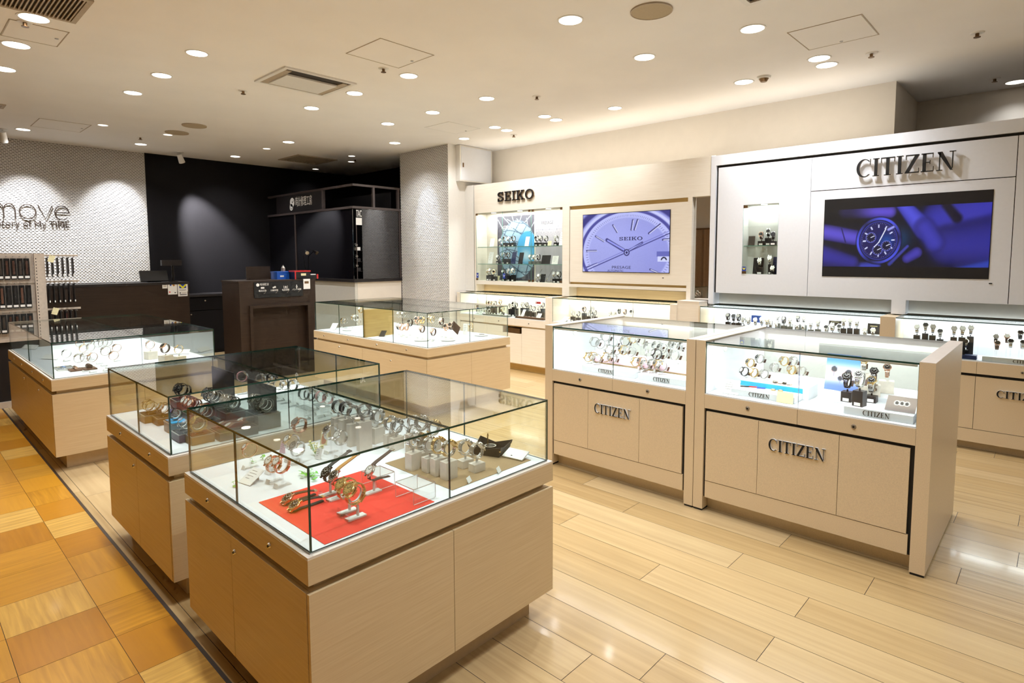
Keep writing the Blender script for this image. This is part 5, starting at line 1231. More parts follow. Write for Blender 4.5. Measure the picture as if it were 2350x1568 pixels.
# left part: bracelets on clear stands
F1 = (500, 920, 6.528)
row([(480, 740, 'm', .965), (840, 950, 'r', .965), (960, 960, 'r', .965)], .965, DKC, 'at the front of the front case', 'clear', 2, .1, .75, px=F1, dial='dial_white')
row([(1230, 370, 'r', 1.13), (1110, 620, 't', 1.12), (1200, 720, 's', 1.12), (1690, 480, 's', 1.28), (1850, 560, 's', 1.28)], 1.12, DKC, 'beside the flower posy', 'clear', 2, .1, .75, px=F1)
# rear module: rings on stone blocks, dials towards the far side
F3 = (740, 860, 7.833); F4 = (880, 940, 6.026)
row([(280, 580, 'k'), (410, 610, 'k'), (550, 690, 's'), (740, 650, 's'), (790, 760, 's')], 1.40, DKC, 'at the far end of the front case', 'block', 2, PI, .6, px=F3, wide=.030, deep=.06)
row([(990, 760, 's'), (1210, 880, 's'), (1330, 930, 's'), (1420, 1040, 'v'), (1620, 860, 'v'), (1640, 1020, 's'), (1770, 880, 's'), (1990, 960, 't')], 1.50, DKC, 'in the middle block row', 'block', 2, PI, .6, px=F3, wide=.030, deep=.06)
row([(410, 430, 's'), (500, 440, 't')], 1.40, DKC, 'on the tall stone blocks', 'block', 2, PI, .6, px=F4, wide=.038, deep=.055)
row([(640, 490, 's'), (760, 500, 'g'), (900, 540, 't')], 1.43, DZ, 'on the middle stone blocks', 'block', 2, PI, .6, px=F4, wide=.038, deep=.055)
row([(1130, 530, 's'), (1290, 575, 's')], 1.555, DZ, 'on the low stone blocks', 'block', 2, PI, .6, px=F4, wide=.038, deep=.055)
def riser(x0, x1, y0, y1, z0, h, label, g='acrylic risers'):
    o = thing('acrylic_riser', ((x0 + x1) / 2, (y0 + y1) / 2, z0), label, 'riser', g); th = .003
    MB().pane(x0, x1, y0, y1, z0 + h - th, z0 + h).build('top', ['acrylic', 'card_white'], o); MB().pane(x0, x0 + th, y0, y1, z0, z0 + h - th).build('leg', ['acrylic', 'card_white'], o); MB().pane(x1 - th, x1, y0, y1, z0, z0 + h - th).build('leg', ['acrylic', 'card_white'], o)
riser(-1.671, -1.567, 1.185, 1.28, DZ, .055, 'empty clear riser at the edge of the red mat nearest the glass')
riser(-1.86, -1.765, 1.17, 1.25, DZ, .05, 'clear riser under the strap of the dark brown watch')
def card(c, w, h, lean, label, rz=0., m_='card_white', group=None, name='price_card', ink=True, thick=.0012):
    """card leaning back on a small prop; c = middle of its bottom edge"""
    o = thing(name, c, label, 'card', group, rz); s, k = math.sin(lean), math.cos(lean)
    MB().obox((0, s * h / 2, k * h / 2 + .0008 + s * thick * .55), (w / 2, 0, 0), (0, s * h / 2, k * h / 2), (0, -k * thick / 2, s * thick / 2)).build('card', m_, o, local=True)
    if lean > .1: MB().obox((0, s * h * .8 + .001, k * h * .38), (w * .2, 0, 0), (0, 0, k * h * .38), (0, .0006, 0)).build('prop', m_, o, local=True)
    if ink:
        mb = MB()
        for i, l in enumerate((.5, .7, .6, .4)):
            q = .82 - .16 * i; mb.obox((-(1 - l) * w * .25, s * h * q - k * (thick / 2 + .0003), k * h * q + s * (thick / 2 + .0003) + .0012), (w * l * .4, 0, 0), (0, s * h * .012, k * h * .012), (0, -k * .0002, s * .0002))
        mb.build('printed_lines', 'satin_steel' if m_ == 'card_white' else 'ink_black', o, local=True)
    return o
def cardpx(u, v, z, w, h, *a, **k):
    p = at_z(u, v, z)
    if BOXC[0]: x0, x1, y0, y1 = BOXC[0]; q = w * .55 + .02 + h * .5; p.x = min(max(p.x, x0 + q), x1 - q); p.y = min(max(p.y, y0 + .03 + w * .3), y1 - h - .02 - w * .3)
    a = (w, h) + a; return card((p.x, p.y, z + .0005), *a, **k)
cardpx(560, 1112, DKC, .07, .075, 1.05, 'white price card lying back at the glass front of the front case', .2)
cardpx(612, 1090, DKC, .03, .06, .5, 'narrow white card beside the rose gold bracelets', .2)
cardpx(645, 1040, DKC, .03, .05, .3, 'pink price card behind the rose gold bracelets', .3, 'card_pink')
cardpx(728, 1055, DKC, .03, .045, .4, 'grey white card in front of the flower posy', .3)
cardpx(845, 1010, DKC, .075, .13, .45, 'large clear sheet card before the block row', .6, 'card_white')
card((-1.575, 1.452, DZ), .03, .022, .5, 'clear price holder in front of the middle stone blocks', PI / 2 + .4, 'plastic_white', ink=False); card((-1.566, 1.60, DZ), .03, .022, .5, 'clear price holder in front of the low stone blocks', PI / 2 + .4, 'plastic_white', ink=False)
def photo_card(u, v, w, h, label, rz):
    p = at_z(u, v, DKC); o = card((p.x, p.y, DKC + .0005), w, h, .3, label, rz, 'card_cream', name='photo_card', ink=False); s, k = math.sin(.3), math.cos(.3)
    P = [(.2, .1), (.5, .03), (.8, .15), (.88, .5), (.7, .85), (.5, .97), (.28, .8), (.15, .45)]
    f = lambda x, y: ((x - .5) * w, s * h * y - k * .0012, k * h * y + .0012 + s * .0012)
    MB().add([f(*q) for q in P], [tuple(range(8))]).build('printed_picture', 'skin_print', o, local=True); MB().add([f(*q) for q in ((.42, .5), (.5, .3), (.58, .6), (.5, .9), (.44, .85))], [(0, 1, 2, 3, 4)]).build('printed_shade', 'leather_brown', o, local=True)
photo_card(782, 1008, .045, .085, 'photo card with a skin tone picture, behind the posy watches', .5); photo_card(742, 1022, .035, .06, 'skin tone photo card under the blue dial watch', .5)
def sprig(u, v, n, spread, label, z=DKC):
    p = at_z(u, v, z); o = thing('leaf_sprig', (p.x, p.y, z), label, 'leaves', 'green sprigs in the front case'); mb = MB(); ms = MB()
    for i in range(n):
        a = random.uniform(0, 2 * PI); r = spread * math.sqrt(random.random()); c = Vector((r * math.cos(a) * 1.3, r * math.sin(a) * .8, .004 + random.random() * .018)); b = random.uniform(0, PI); l = random.uniform(.006, .011)
        u_ = Vector((math.cos(b), math.sin(b), jit(.4))) * l; w_ = Vector((-math.sin(b), math.cos(b), jit(.4))) * l * .55
        mb.add([c - u_, c - u_ * .3 + w_, c + u_ * .5 + w_ * .8, c + u_, c + u_ * .5 - w_ * .8, c - u_ * .3 - w_], [(0, 1, 2, 3, 4, 5)]); ms.tube([(0, 0, .002), tuple(c * .6 + Vector((0, 0, .003))), tuple(c)], .0006, 4)
    mb.build('leaves', 'leaf_green', o, local=True); ms.build('stems', 'leaf_green', o, local=True)
sprig(712, 1095, 26, .045, 'largest green leaf sprig between the red mat and the bracelets'); sprig(538, 1117, 3, .01, 'single green leaf at the front glass'); sprig(582, 1062, 4, .012, 'green leaves beside the single rose bangle'); sprig(603, 1056, 4, .012, 'green leaves nearer the rose gold bracelets')
p = at_z(725, 1045, DKC); o = thing('flower_posy', (p.x, p.y, DKC), 'small pale yellow flower posy among the bracelets', 'flowers'); mb = MB(); ms = MB()
for i in range(30):
    c = Vector((jit(.035), jit(.02), .02 + random.random() * .04)); ms.tube([(0, 0, 0), tuple(c)], .0006, 4)
    for k in range(5): a = k * 1.257; mb.obox(c + Vector((math.cos(a), math.sin(a), 0)) * .003, (.002, 0, 0), (0, .002, .001), (0, 0, .0005))
mb.build('petals', 'petal', o, local=True); ms.build('stems', 'leaf_green', o, local=True)
# leather tray with a pocket watch
o = thing('leather_tray', (-1.765, 1.745, DZ), 'dark leather snap tray holding a pocket watch', 'tray'); mb = MB(); q, hz = .062, .030
cn = [(-q, -q * .8), (q, -q * .8), (q, q * .8), (-q, q * .8)]
mb.add([(x, y, .001) for x, y in cn] + [(x * 1.25, y * 1.25, hz * 1.55) for x, y in cn] + [(0, -q * .86, hz), (q * 1.06, 0, hz), (0, q * .86, hz), (-q * 1.06, 0, hz)],
       [(0, 1, 2, 3), (0, 8, 4), (0, 1, 8), (1, 5, 8), (1, 9, 5), (1, 2, 9), (2, 6, 9), (2, 10, 6), (2, 3, 10), (3, 7, 10), (3, 11, 7), (3, 0, 11), (0, 4, 11)])
b = mb.build('tray', 'leather_dark', o, local=True); md = b.modifiers.new('thickness', 'SOLIDIFY'); md.thickness = .0025; md.offset = 0
o.rotation_euler = (0, 0, .35)
for i, (x, y) in enumerate(cn): MB().cyl((x * 1.12, y * 1.12, hz * .95), (x * 1.16, y * 1.16, hz * .95), .004, n=10).build('snap', 'gold', o, local=True)
o = thing('pocket_watch', (-1.765, 1.745, DZ + .0035), 'black pocket watch with a gold chain bar in the leather tray', 'watch')
MB().cyl((0, 0, .012), (0, 0, .024), .026, n=26).build('case', 'plastic_black', o, local=True, smooth=True); MB().ring((0, 0, .024), (0, 0, 1), .020, .026, .002, 26).build('bezel', 'steel', o, local=True); MB().cyl((0, 0, .0242), (0, 0, .0248), .020, n=22).build('dial', 'dial_black', o, local=True)
MB().box(-.02, .02, -.02, .02, .0, .012).build('cushion', 'velvet', o, local=True); MB().cyl((-.028, .012, .02), (-.028, .012, .058), .003, n=8).cyl((-.028, .012, .058), (-.028, .012, .07), .005, .003, 8).build('chain_bar', 'gold', o, local=True)
o = thing('booklet', (-1.64, 1.77, DZ), 'thick white card booklet beside the leather tray', 'card'); o.rotation_euler = (0, 0, .15)
MB().obox((0, 0, .014), (.05, 0, 0), (0, .028, .010), (0, -.0008, .0024)).build('cover', 'card_white', o, local=True); MB().box(-.03, .03, .02, .026, 0, .022).build('prop', 'card_white', o, local=True); MB().obox((-.01, -.016, .0111), (.004, 0, 0), (0, .002, .0008), (0, -.0002, .0004)).build('emblem', 'ink_black', o, local=True)

BOXC[0] = (-3.708, -2.744, .799, 1.859)
# ---- second showcase: watch boxes
def wbox(x0, x1, y0, y1, z0, h, m_, label, lip=True):
    o = thing('watch_box', ((x0 + x1) / 2, (y0 + y1) / 2, z0), label, 'watch box', 'watch boxes in the second showcase')
    MB().box(x0, x1, y0, y1, z0, z0 + h).build('body', m_, o, bevel=.002); MB().box(x0 + .008, x1 - .008, y0 + .008, y1 - .008, z0 + h, z0 + h + .003).build('cushion', 'velvet', o)
    if lip: frame_flat(MB(), x0 - .001, x1 + .001, y0 - .001, y1 + .001, .004, z0 + h, z0 + h + .004).build('rim', 'satin_steel', o)
    return z0 + h + .0036
BXS = [(-2.995, -2.887, .879, .965, 0, .035, 'box_plum', 'plum box at the near corner, carrying blue dial watches'), (-2.905, -2.807, .905, 1.003, 0, .035, 'box_olive', 'olive brown box at the near glass, carrying the gold ring watch'),
 (-2.91, -2.775, 1.013, 1.19, 0, .035, 'box_slate', 'long slate box carrying brown strap watches'), (-2.98, -2.81, 1.205, 1.318, 0, .07, 'box_grey', 'tall grey box by the black board, carrying dark rings'),
 (-3.475, -3.366, .871, .955, 0, .035, 'box_olive', 'olive box deepest in the glass corner'), (-3.362, -3.270, .902, 1.0, 0, .033, 'box_walnut', 'walnut box beside the deepest olive box'),
 (-3.045, -2.925, 1.10, 1.195, 0, .085, 'box_walnut', 'tall walnut box behind the slate box'), (-3.06, -2.95, .99, 1.085, 0, .055, 'box_grey', 'grey green box with a dark cushion in the middle'),
 (-3.17, -3.06, .90, .98, 0, .045, 'box_slate', 'slate box with a bright blue lining'), (-3.47, -3.36, 1.02, 1.12, 0, .085, 'box_walnut', 'raised walnut tray box under the dark rings'), (-3.22, -3.09, 1.08, 1.18, 0, .085, 'box_plum', 'plum box under the single dark rings'), (-3.24, -3.12, 1.0, 1.07, 0, .06, 'box_plum', 'small plum box in the middle of the boxes')]
TOP = [wbox(a, b, c, d, DKC, h, m_, lab) for (a, b, c, d, _, h, m_, lab) in BXS]
def topz(c):
    z = DKC
    for (a, b, y0, y1, *_), tz in zip(BXS, TOP):
        if a <= c.x <= b and y0 <= c.y <= y1: z = max(z, tz + .001)
    return z
o = thing('lining', (-3.115, .94, TOP[8] + .0005), 'bright blue lining sheet on the slate box', 'cloth'); MB().box(-3.165, -3.065, .905, .975, TOP[8] + .0005, TOP[8] + .004).build('sheet', 'cyan_plastic', o)
def onbox(i, looks, where, dials, size=1., spread=.5, kind='black', rz=0., t=.6):
    a, b, y0, y1 = BXS[i][:4]; n = len(looks)
    for k, l in enumerate(looks):
        x = a + (b - a) * (.5 if n == 1 else (.5 - spread / 2 + spread * k / (n - 1))); c = Vector((x, (y0 + y1) / 2, TOP[i] + .0345 * size + .004))
        watch(c, l, f'{LOOK[l][3]}, {ORD[k]} from the left {where}', f'watches {where}', 2, rz + jit(.15), t, dials[k % len(dials)], size)
        stand(c, TOP[i], kind, f'{STN[kind]}, {ORD[k]} from the left {where}', f'stands {where}', rz, t, .02, .03, size)
onbox(0, 'vv', 'on the near plum box', ['dial_paleblue'], .8, t=1.1); onbox(1, 'g', 'on the near olive box', ['dial_gold'], 1.15); onbox(4, 'gg', 'on the deepest olive box', ['dial_gold'], .9, t=1.2); onbox(5, 'gb', 'on the low walnut box', ['dial_white'], .9)
onbox(3, 'sddv', 'on the tall grey box', ['dial_black', 'dial_silver'], 1.1, .75); onbox(9, 'dd', 'on the raised walnut tray', ['dial_black'], 1.1, .5); onbox(10, 'dds', 'on the rear plum box', ['dial_black'], 1.15, .7); onbox(6, 'ssd', 'on the tall walnut box', ['dial_silver'], 1., .7); onbox(7, 'rb', 'on the grey green box', ['dial_white'], 1., .5); onbox(8, 'd', 'on the blue lined box', ['dial_blue'], .9); onbox(11, 'bbr', 'on the small plum box', ['dial_white'], 1.05, .8)
for k, (x, y) in enumerate(((-2.87, 1.06), (-2.815, 1.07), (-2.86, 1.145))):
    strap_watch((x, y, TOP[2]), 'rose', 'leather_brown', 'dial_white', f'brown strap watch lying on the slate box, {ORD[k]} of three', lie_b[:4], lie_a[:5], (-.004, .019), 1.1, 'strap watches on the slate box', rz=-.4 + .2 * k)
for (u0, u1, v0, v1, y, lab) in ((487, 538, 840, 905, 1.30, 'black display board at the back of the box module, the smaller one'), (569, 636, 868, 976, 1.3235, 'tall black display board beside the grey box')):
    a, b = at_y(u0, v0, y), at_y(u1, v1, y); o = thing('display_board', ((a.x + b.x) / 2, y, DKC), lab, 'board'); MB().box(a.x, b.x, y - .004, y + .002, DKC, a.z).build('board', 'box_black', o); MB().box(a.x, b.x, y - .03, y + .012 if y < 1.31 else y + .002, DKC, DKC + .004).build('foot', 'box_black', o)
S2R = (500, 780, 6.184)
row([(340, 520, 'p'), (600, 560, 's'), (690, 560, 's'), (760, 550, 'd'), (860, 640, 's'), (950, 640, 's'), (1060, 650, 'k')], 1.55, DKC, 'behind the black boards', 'clear', 2, PI, .6, px=S2R)
row([(1220, 770, 'k'), (1300, 780, 'k'), (1350, 800, 's'), (1460, 810, 'p'), (1560, 830, 'p')], 1.45, DKC, 'in the white half, box showcase', 'clear', 2, PI, .6, px=S2R, dial='dial_paleblue')
for k in range(4): riser(-3.06 + .05 * k, -2.94 + .05 * k, 1.52 + .07 * k, 1.57 + .07 * k, DKC, .02 + .008 * k, f'flat clear riser, {ORD[k]} from the black board in the white half')

BOXC[0] = (-7.097, -5.1125, .781, 1.855)
# ---- third showcase: thin bangles
S3 = (20, 700, 4.896)
row([(650, 550, 'v'), (790, 600, 'v'), (860, 590, 'v'), (940, 590, 'm'), (1090, 520, 'v')], 1.0, DKC, 'in the front bangle row', 'clear', 1, .2, .9, px=S3, size=1.15, wide=.02, deep=.045)
row([(800, 430, 'm'), (840, 490, 'n'), (890, 410, 'n'), (920, 480, 'v'), (1010, 430, 'v'), (1060, 430, 'v'), (1110, 420, 'v'), (1180, 570, 'm'), (1215, 485, 'm')], 1.15, DKC, 'in the rear bangle row', 'clear', 1, .2, .9, px=S3, size=1.1, wide=.02, deep=.045)
row([(1590, 450, 'm'), (1760, 490, 'b'), (1910, 500, 'n')], 1.5, DKC, 'on the rack-side white blocks', 'block', 1, .3, .9, px=S3, size=1.2, wide=.075, deep=.075)
for k, (u, v) in enumerate(((750, 735), (905, 720))):
    p = at_z(20 + u / 4.896, 700 + v / 4.896, DKC); o = thing('wooden_tray', (p.x, p.y, DKC), f'small wooden tray in the rack-side case, {("with a strap watch, farther", "with a leather pillow, nearer")[k]} from the glass corner' if k == 0 else 'small wooden tray with a leather pillow in the rack-side case', 'tray', rz=0)
    MB().box(-.06, .06, -.04, .04, .0, .010).build('tray', 'box_walnut', o, local=True); MB().cyl((-.035, 0, .022), (.035, 0, .022), .018 if k else .010, n=18).build('pillow', 'leather_brown' if k else 'rose', o, local=True, smooth=True)
for k, (u, v, lab) in enumerate(((190, 485, 'white wedge card at the far corner of the rack-side case'), (450, 615, 'white wedge card at the glass front of the rack-side case'), (2140, 530, 'white wedge card at the far end of the rack-side case'))):
    cardpx(20 + u / 4.896, 700 + v / 4.896, DKC, .16, .05, .9, lab, .5 if k < 2 else .9, ink=False, thick=.006)
p = at_z(150, 847, DKC); o = thing('clear_plate', (p.x, p.y, DKC), 'clear acrylic plate before the wooden trays', 'riser'); MB().pane(-.09, .09, -.06, .05, .0, .012).build('plate', ['acrylic', 'card_white'], o, local=True)
p = at_z(140, 850, DKC); o = thing('hair_clip', (p.x - .1, p.y + .03, DKC), 'small bluish clear clip lying at the glass corner', 'clip'); MB().tube([(-.03, -.01, .006), (0, .0, .014), (.03, .012, .008)], .004, 6).tube([(-.02, .012, .005), (.02, -.006, .011)], .003, 6).build('clip', 'dial_paleblue', o, local=True)

BOXC[0] = (-6.34, -4.28, 3.4227, 4.505)
# ---- fourth showcase
S4 = (715, 690, 5.109)
row([(370, 235, 'n'), (400, 240, 'v'), (490, 195, 'n'), (520, 200, 's'), (555, 245, 'v'), (580, 110, 'g')], 3.80, DKC, 'beside the golden divider board', 'clear', 1, .3, .6, px=S4, size=1.2, wide=.02, deep=.045)
row([(1025, 300, 'k'), (1060, 310, 'r'), (1115, 310, 'r'), (1160, 260, 'k'), (1025, 165, 'v'), (1080, 165, 'v')], 3.80, DKC, 'right behind the divider board', 'clear', 1, .3, .6, px=S4, size=1.2, wide=.02, deep=.045)
row([(1240, 230, 'r'), (1300, 230, 'g'), (1380, 215, 'n'), (1415, 222, 'n'), (1300, 335, 'b'), (1430, 370, 'b')], 3.78, DKC, 'at the corner of the pillar case', 'clear', 1, .3, .6, px=S4, size=1.2, wide=.02, deep=.045)
row([(1525, 245, 'b'), (1580, 315, 'r'), (1640, 300, 'b'), (1870, 300, 'n')], 4.0, DKC, 'at the pillar case aisle side', 'clear', 1, .3, .6, px=S4, size=1.2, wide=.02, deep=.045)
o = at_y(715 + 1690 / 5.109, 690 + 320 / 5.109, 4.05); q = thing('display_cushion', (o.x, o.y, DKC), 'tilted dark square plate behind the brown strap rings', 'plate'); MB().obox((0, 0, o.z - DKC), (.05, 0, -.03), (.02, 0, .04), (0, .003, 0)).build('plate', 'leather_brown', q, local=True); MB().box(-.006, .006, -.003, .003, 0, o.z - DKC).build('foot', 'acrylic', q, local=True)
for k, (u, v, w, h, le, lab) in enumerate(((200, 330, .07, .10, .9, 'white leaning card at the far end of the pillar case'), (245, 345, .05, .05, 1.2, 'brown ended card lying behind the leaning white one'), (500, 375, .09, .09, 1.1, 'white card lying before the divider board'), (820, 425, .06, .10, 1.0, 'brown printed plate leaning beside the divider board'), (1800, 400, .05, .12, .25, 'upright clear card at the aisle end of the pillar case'))):
    cardpx(715 + u / 5.109, 690 + v / 5.109, DKC, w, h, le, lab, .6, 'leather_dark' if k == 3 else 'card_white')
for k, (u, v, lab) in enumerate(((440, 350, 'round white dish left of the divider board'), (1290, 470, 'white tray under the rings nearest the corner'), (1600, 470, 'wide white tray at the aisle side'), (1990, 412, 'shallow white dish with a pen at the aisle end'))):
    p = at_z(715 + u / 5.109, 690 + v / 5.109, DKC); o = thing('display_dish', (p.x, p.y, DKC), lab, 'dish', 'white dishes in the pillar case')
    mb = MB(); mb.cyl((0, 0, 0), (0, 0, .004), .05, n=26).ring((0, 0, .004), (0, 0, 1), .06, .075, .006, 26).cyl((0, 0, .002), (0, 0, .006), .05, .066, 26); mb.build('dish', 'plastic_white', o, local=True, smooth=True)
    if k == 3: MB().cyl((-.03, 0, .011), (.035, .012, .014), .003, n=8).build('pen', 'ink_black', o, local=True); o['label'] = lab

BOXC[0] = (-2.63, -.48, 3.25, 4.15)
# ---- island counter contents
Z6 = (1240, 700, 5.875); Z7 = (1600, 700, 3.672)
def plinth(x0, x1, y0, y1, z0, h, label, m_='deck_white', text=None, tw=.2, tx=None, th=.04):
    o = thing('display_riser', ((x0 + x1) / 2, (y0 + y1) / 2, z0), label, 'riser', 'white risers in the island counter'); MB().box(x0, x1, y0, y1, z0, z0 + h).build('step', m_, o, bevel=.001)
    if text: serif('CITIZEN', ROMAN, h * .62, tw, (tx, y0 - .0005, z0 + h * .2), 'S', 'lettering', ('ink_black', 'ink_black'), o, .001)
    return z0 + h + .0006
R1 = plinth(-2.44, -2.02, 3.315, 3.45, IDC, .040, 'low white riser with roman letters, first bay, far half', text=True, tw=.115, tx=-2.30)
R2 = plinth(-1.99, -1.66, 3.315, 3.45, IDC, .040, 'low white riser with roman letters, first bay, near half', text=True, tw=.115, tx=-1.88)
R1b = plinth(-2.44, -1.70, 3.46, 3.66, IDC, .085, 'pink edged white riser behind the low ones', text=None)
o = thing('riser_trim', (-2.07, 3.458, IDC), 'pink strip along the riser in the first bay', 'strip'); MB().box(-2.44, -1.70, 3.455, 3.4595, IDC + .050, IDC + .085).build('strip', 'card_pink', o); MB().box(-2.44, -1.70, 3.455, 3.4595, IDC, IDC + .05).build('strip_backing', 'mat_taupe', o)
row([(650, 705, 'g'), (715, 705, 'g'), (765, 725, 's'), (890, 705, 'g'), (975, 720, 's')], 3.385, R1, 'on the first lettered riser', 'clear', 2, -.65, .5, 'leather_brown', px=Z6, size=1.04)
row([(1290, 770, 'g'), (1375, 770, 'r'), (1420, 810, 's'), (1520, 800, 's'), (1590, 805, 'g'), (1645, 830, 's')], 3.385, R2, 'on the second lettered riser', 'clear', 2, -.65, .5, 'leather_brown', px=Z6, size=1.04)
row([(930, 600, 'k'), (1030, 620, 's'), (1125, 610, 'g'), (1230, 630, 's'), (1490, 670, 's'), (1575, 670, 'd'), (1660, 690, 's'), (1815, 680, 's')], 3.55, R1b, 'on the pink edged riser', 'clear', 2, -.65, .5, 'leather_brown', px=Z6, size=1.10)
row([(735, 500, 's'), (815, 530, 's'), (885, 425, 's'), (985, 510, 's'), (1145, 490, 'k'), (1255, 450, 'g'), (1355, 485, 's'), (1470, 575, 's'), (1580, 560, 's'), (1650, 590, 's'), (1800, 545, 's'), (1850, 565, 's'), (1950, 540, 's')], 3.75, IDC, 'on the tall clear stands', 'clear', 2, -.65, .5, 'leather_brown', px=Z6, size=1.16)
cardpx(1240 + 520 / 5.875, 700 + 770 / 5.875, IDC, .075, .10, .35, 'white letter card at the far end of the island counter')
cardpx(1240 + 1700 / 5.875, 700 + 960 / 5.875, IDC, .11, .055, .9, 'white card with gold coins printed, at the near end of the first bay', m_='card_white')
o = thing('printed_sheet', (-1.72, 3.52, R1b), 'white sheet with pink ribbons beside the near bracelets', 'card'); MB().box(-1.78, -1.703, 3.48, 3.64, R1b, R1b + .002).build('sheet', 'card_white', o)
for k in range(2): MB().obox((-1.755 + .035 * k, 3.56, R1b + .003), (.004, 0, 0), (.01, .05, 0), (0, 0, .001)).build('ribbon', 'card_pink', o)
# second bay
R3 = plinth(-1.375, -1.03, 3.315, 3.44, IDC, .036, 'low white riser with roman letters, second bay, far half', text=True, tw=.115, tx=-1.275)
R4 = plinth(-1.375, -1.0, 3.45, 3.62, IDC, .07, 'stepped white riser with a cyan front, second bay')
o = thing('riser_trim', (-1.2, 3.446, IDC), 'cyan strip along the stepped riser', 'strip'); MB().box(-1.375, -1.03, 3.443, 3.4495, IDC + .034, IDC + .062).build('strip', 'cyan_plastic', o); MB().box(-1.375, -1.03, 3.443, 3.4495, IDC, IDC + .034).build('strip_backing', 'deck_white', o)
R5 = plinth(-.785, -.49, 3.285, 3.50, IDC, .040, 'wide low white riser with roman letters, second bay, near half', text=True, tw=.115, tx=-.70)
R6 = plinth(-.90, -.50, 3.51, 3.72, IDC, .060, 'broad white riser behind the black blocks')
row([(400, 605, 'd'), (480, 605, 'g'), (565, 610, 's')], 3.50, R4, 'on the cyan fronted riser', 'clear', 2, -.6, .5, 'leather_brown', px=Z7, size=.86)
row([(450, 490, 'g'), (530, 455, 's'), (655, 530, 's'), (735, 475, 'g'), (815, 475, 's'), (800, 550, 'g'), (885, 560, 's')], 3.58, R4, 'above the cyan strip', 'clear', 2, -.6, .5, 'leather_brown', px=Z7, size=.86)
for k, u in enumerate((660, 705, 740, 775)):
    c = at_y(1600 + u / 3.672, 700 + 672 / 3.672, 3.47); c.z = max(c.z, R4 + .012); c.y = 3.47
    o = thing('loose_dial', (c.x, c.y, R4), f'loose rose rimmed watch face, {ORD[k]} of four beside the cyan strip', 'watch face', 'loose watch faces'); MB().cyl((0, 0, 0), (0, -.004, .008), .017, n=20).build('case', 'rose', o, local=True, smooth=True); MB().cyl((0, -.004, .0082), (0, -.0042, .0088), .014, n=20).build('dial', 'dial_white' if k % 2 else 'dial_black', o, local=True)
for k, (u, m_, cn_) in enumerate(((400, 'ink_black', 'black'), (480, 'strap_red', 'red'), (570, 'point_blue', 'blue'))):
    p = at_z(1600 + u / 3.672, 700 + 690 / 3.672, R3); o = thing('strap_sample', (p.x, min(max(p.y, 3.335), 3.42), R3), f'{cn_} strap sample lying on the lettered riser', 'strap sample'); MB().obox((0, 0, .003), (.022, .008, 0), (-.003, .008, 0), (0, 0, .002)).build('strap', m_, o, local=True)
for k, u in enumerate((640, 720)):
    p = at_z(1600 + u / 3.672, 700 + 720 / 3.672, R3); o = thing('price_dome', (p.x, min(max(p.y, 3.335), 3.42), R3), f'clear dome tag with a gold rim, {ORD[k]} on the lettered riser', 'tag', 'dome tags'); MB().ring((0, 0, 0), (0, 0, 1), .010, .014, .008, 18).build('rim', 'gold', o, local=True); MB().cyl((0, 0, 0), (0, 0, .006), .010, n=18).build('face', 'card_white', o, local=True)
cardpx(1600 + 265 / 3.672, 700 + 755 / 3.672, IDC, .10, .085, .45, 'white letter card at the far end of the second bay'); p = at_z(1600 + 745 / 3.672, 700 + 815 / 3.672, IDC)
card((-1.075, 3.300, IDC + .0005), .085, .06, .15, 'cream card with gold coins, leaning on the lettered riser', 0, 'card_cream', ink=False)
for k in range(4): pass
row([(1270, 640, 'd'), (1375, 630, 's'), (1475, 675, 't')], 3.40, R5, 'on the three black blocks', 'black', 2, -.1, .9, 'leather_brown', px=Z7, size=1.25, wide=.048, deep=.05, dial='dial_black')
row([(1410, 500, 't'), (1490, 590, 'd'), (1600, 560, 'r')], 3.60, R6, 'behind the three black blocks', 'block', 2, .1, .9, 'leather_brown', px=Z7, size=1.1, wide=.07, deep=.06, dial='dial_black')
p = at_y(1600 + 1160 / 3.672, 700 + 655 / 3.672, 3.60); o = thing('poster_card', (-.86, 3.53, R6), 'blue sky printed card with watch pictures behind the black blocks', 'card')
def skycard(U, V):
    c = np.zeros(U.shape + (3,)) + np.array([.35, .62, .90]); c = mixc(c, (.86, .84, .94), ss(.15, .45, V)); c = mixc(c, (.93, .72, .70), ss(.38, .5, V) * (1 - ss(.5, .66, V))); c = mixc(c, (.40, .52, .86), ss(.62, .9, V))
    for x, y, r in ((.25, .42, .10), (.68, .48, .10), (.45, .66, .08), (.86, .72, .06)):
        d = np.hypot(U - x, (V - y) * 1.2); c = mixc(c, (.10, .10, .16), 1 - ss(r * .9, r, d)); c = mixc(c, (.55, .55, .62), (1 - ss(r * .22, r * .28, np.abs(U - x))) * (np.abs(V - y - r * 1.3) < r * .7) * .9)
    return c
def tilted(lean): return (Vector((1, 0, 0)), Vector((0, math.sin(lean), math.cos(lean))), Vector((0, -math.cos(lean), math.sin(lean))))
picture('print', (-.945, 3.528, R6 + .002), tilted(.25), .165, .20, 40, 46, skycard, 'print_ink', o); MB().obox((-.8625, 3.53 + .0275, R6 + .1005), (.0825, 0, 0), Vector((0, math.sin(.25), math.cos(.25))) * .1, (0, .0008, -.0002)).build('card', 'card_white', o); MB().box(-.88, -.84, 3.56, 3.58, R6, R6 + .10).build('prop', 'card_white', o)
o = thing('poster_card', (-.55, 3.36, R5), 'grey brown printed card with watch pictures leaning at the end panel', 'card')
def greycard(U, V):
    c = np.zeros(U.shape + (3,)) + np.array([.50, .45, .42]); c = mixc(c, (.30, .26, .26), ss(.5, 1, V) * .6)
    for x in (.35, .52, .68): d = np.hypot((U - x) * 1.6, V - .45); c = mixc(c, (.82, .80, .78), (1 - ss(.15, .17, d)) * ss(.10, .12, d)); c = mixc(c, (.2, .2, .2), 1 - ss(.10, .12, d))
    return c
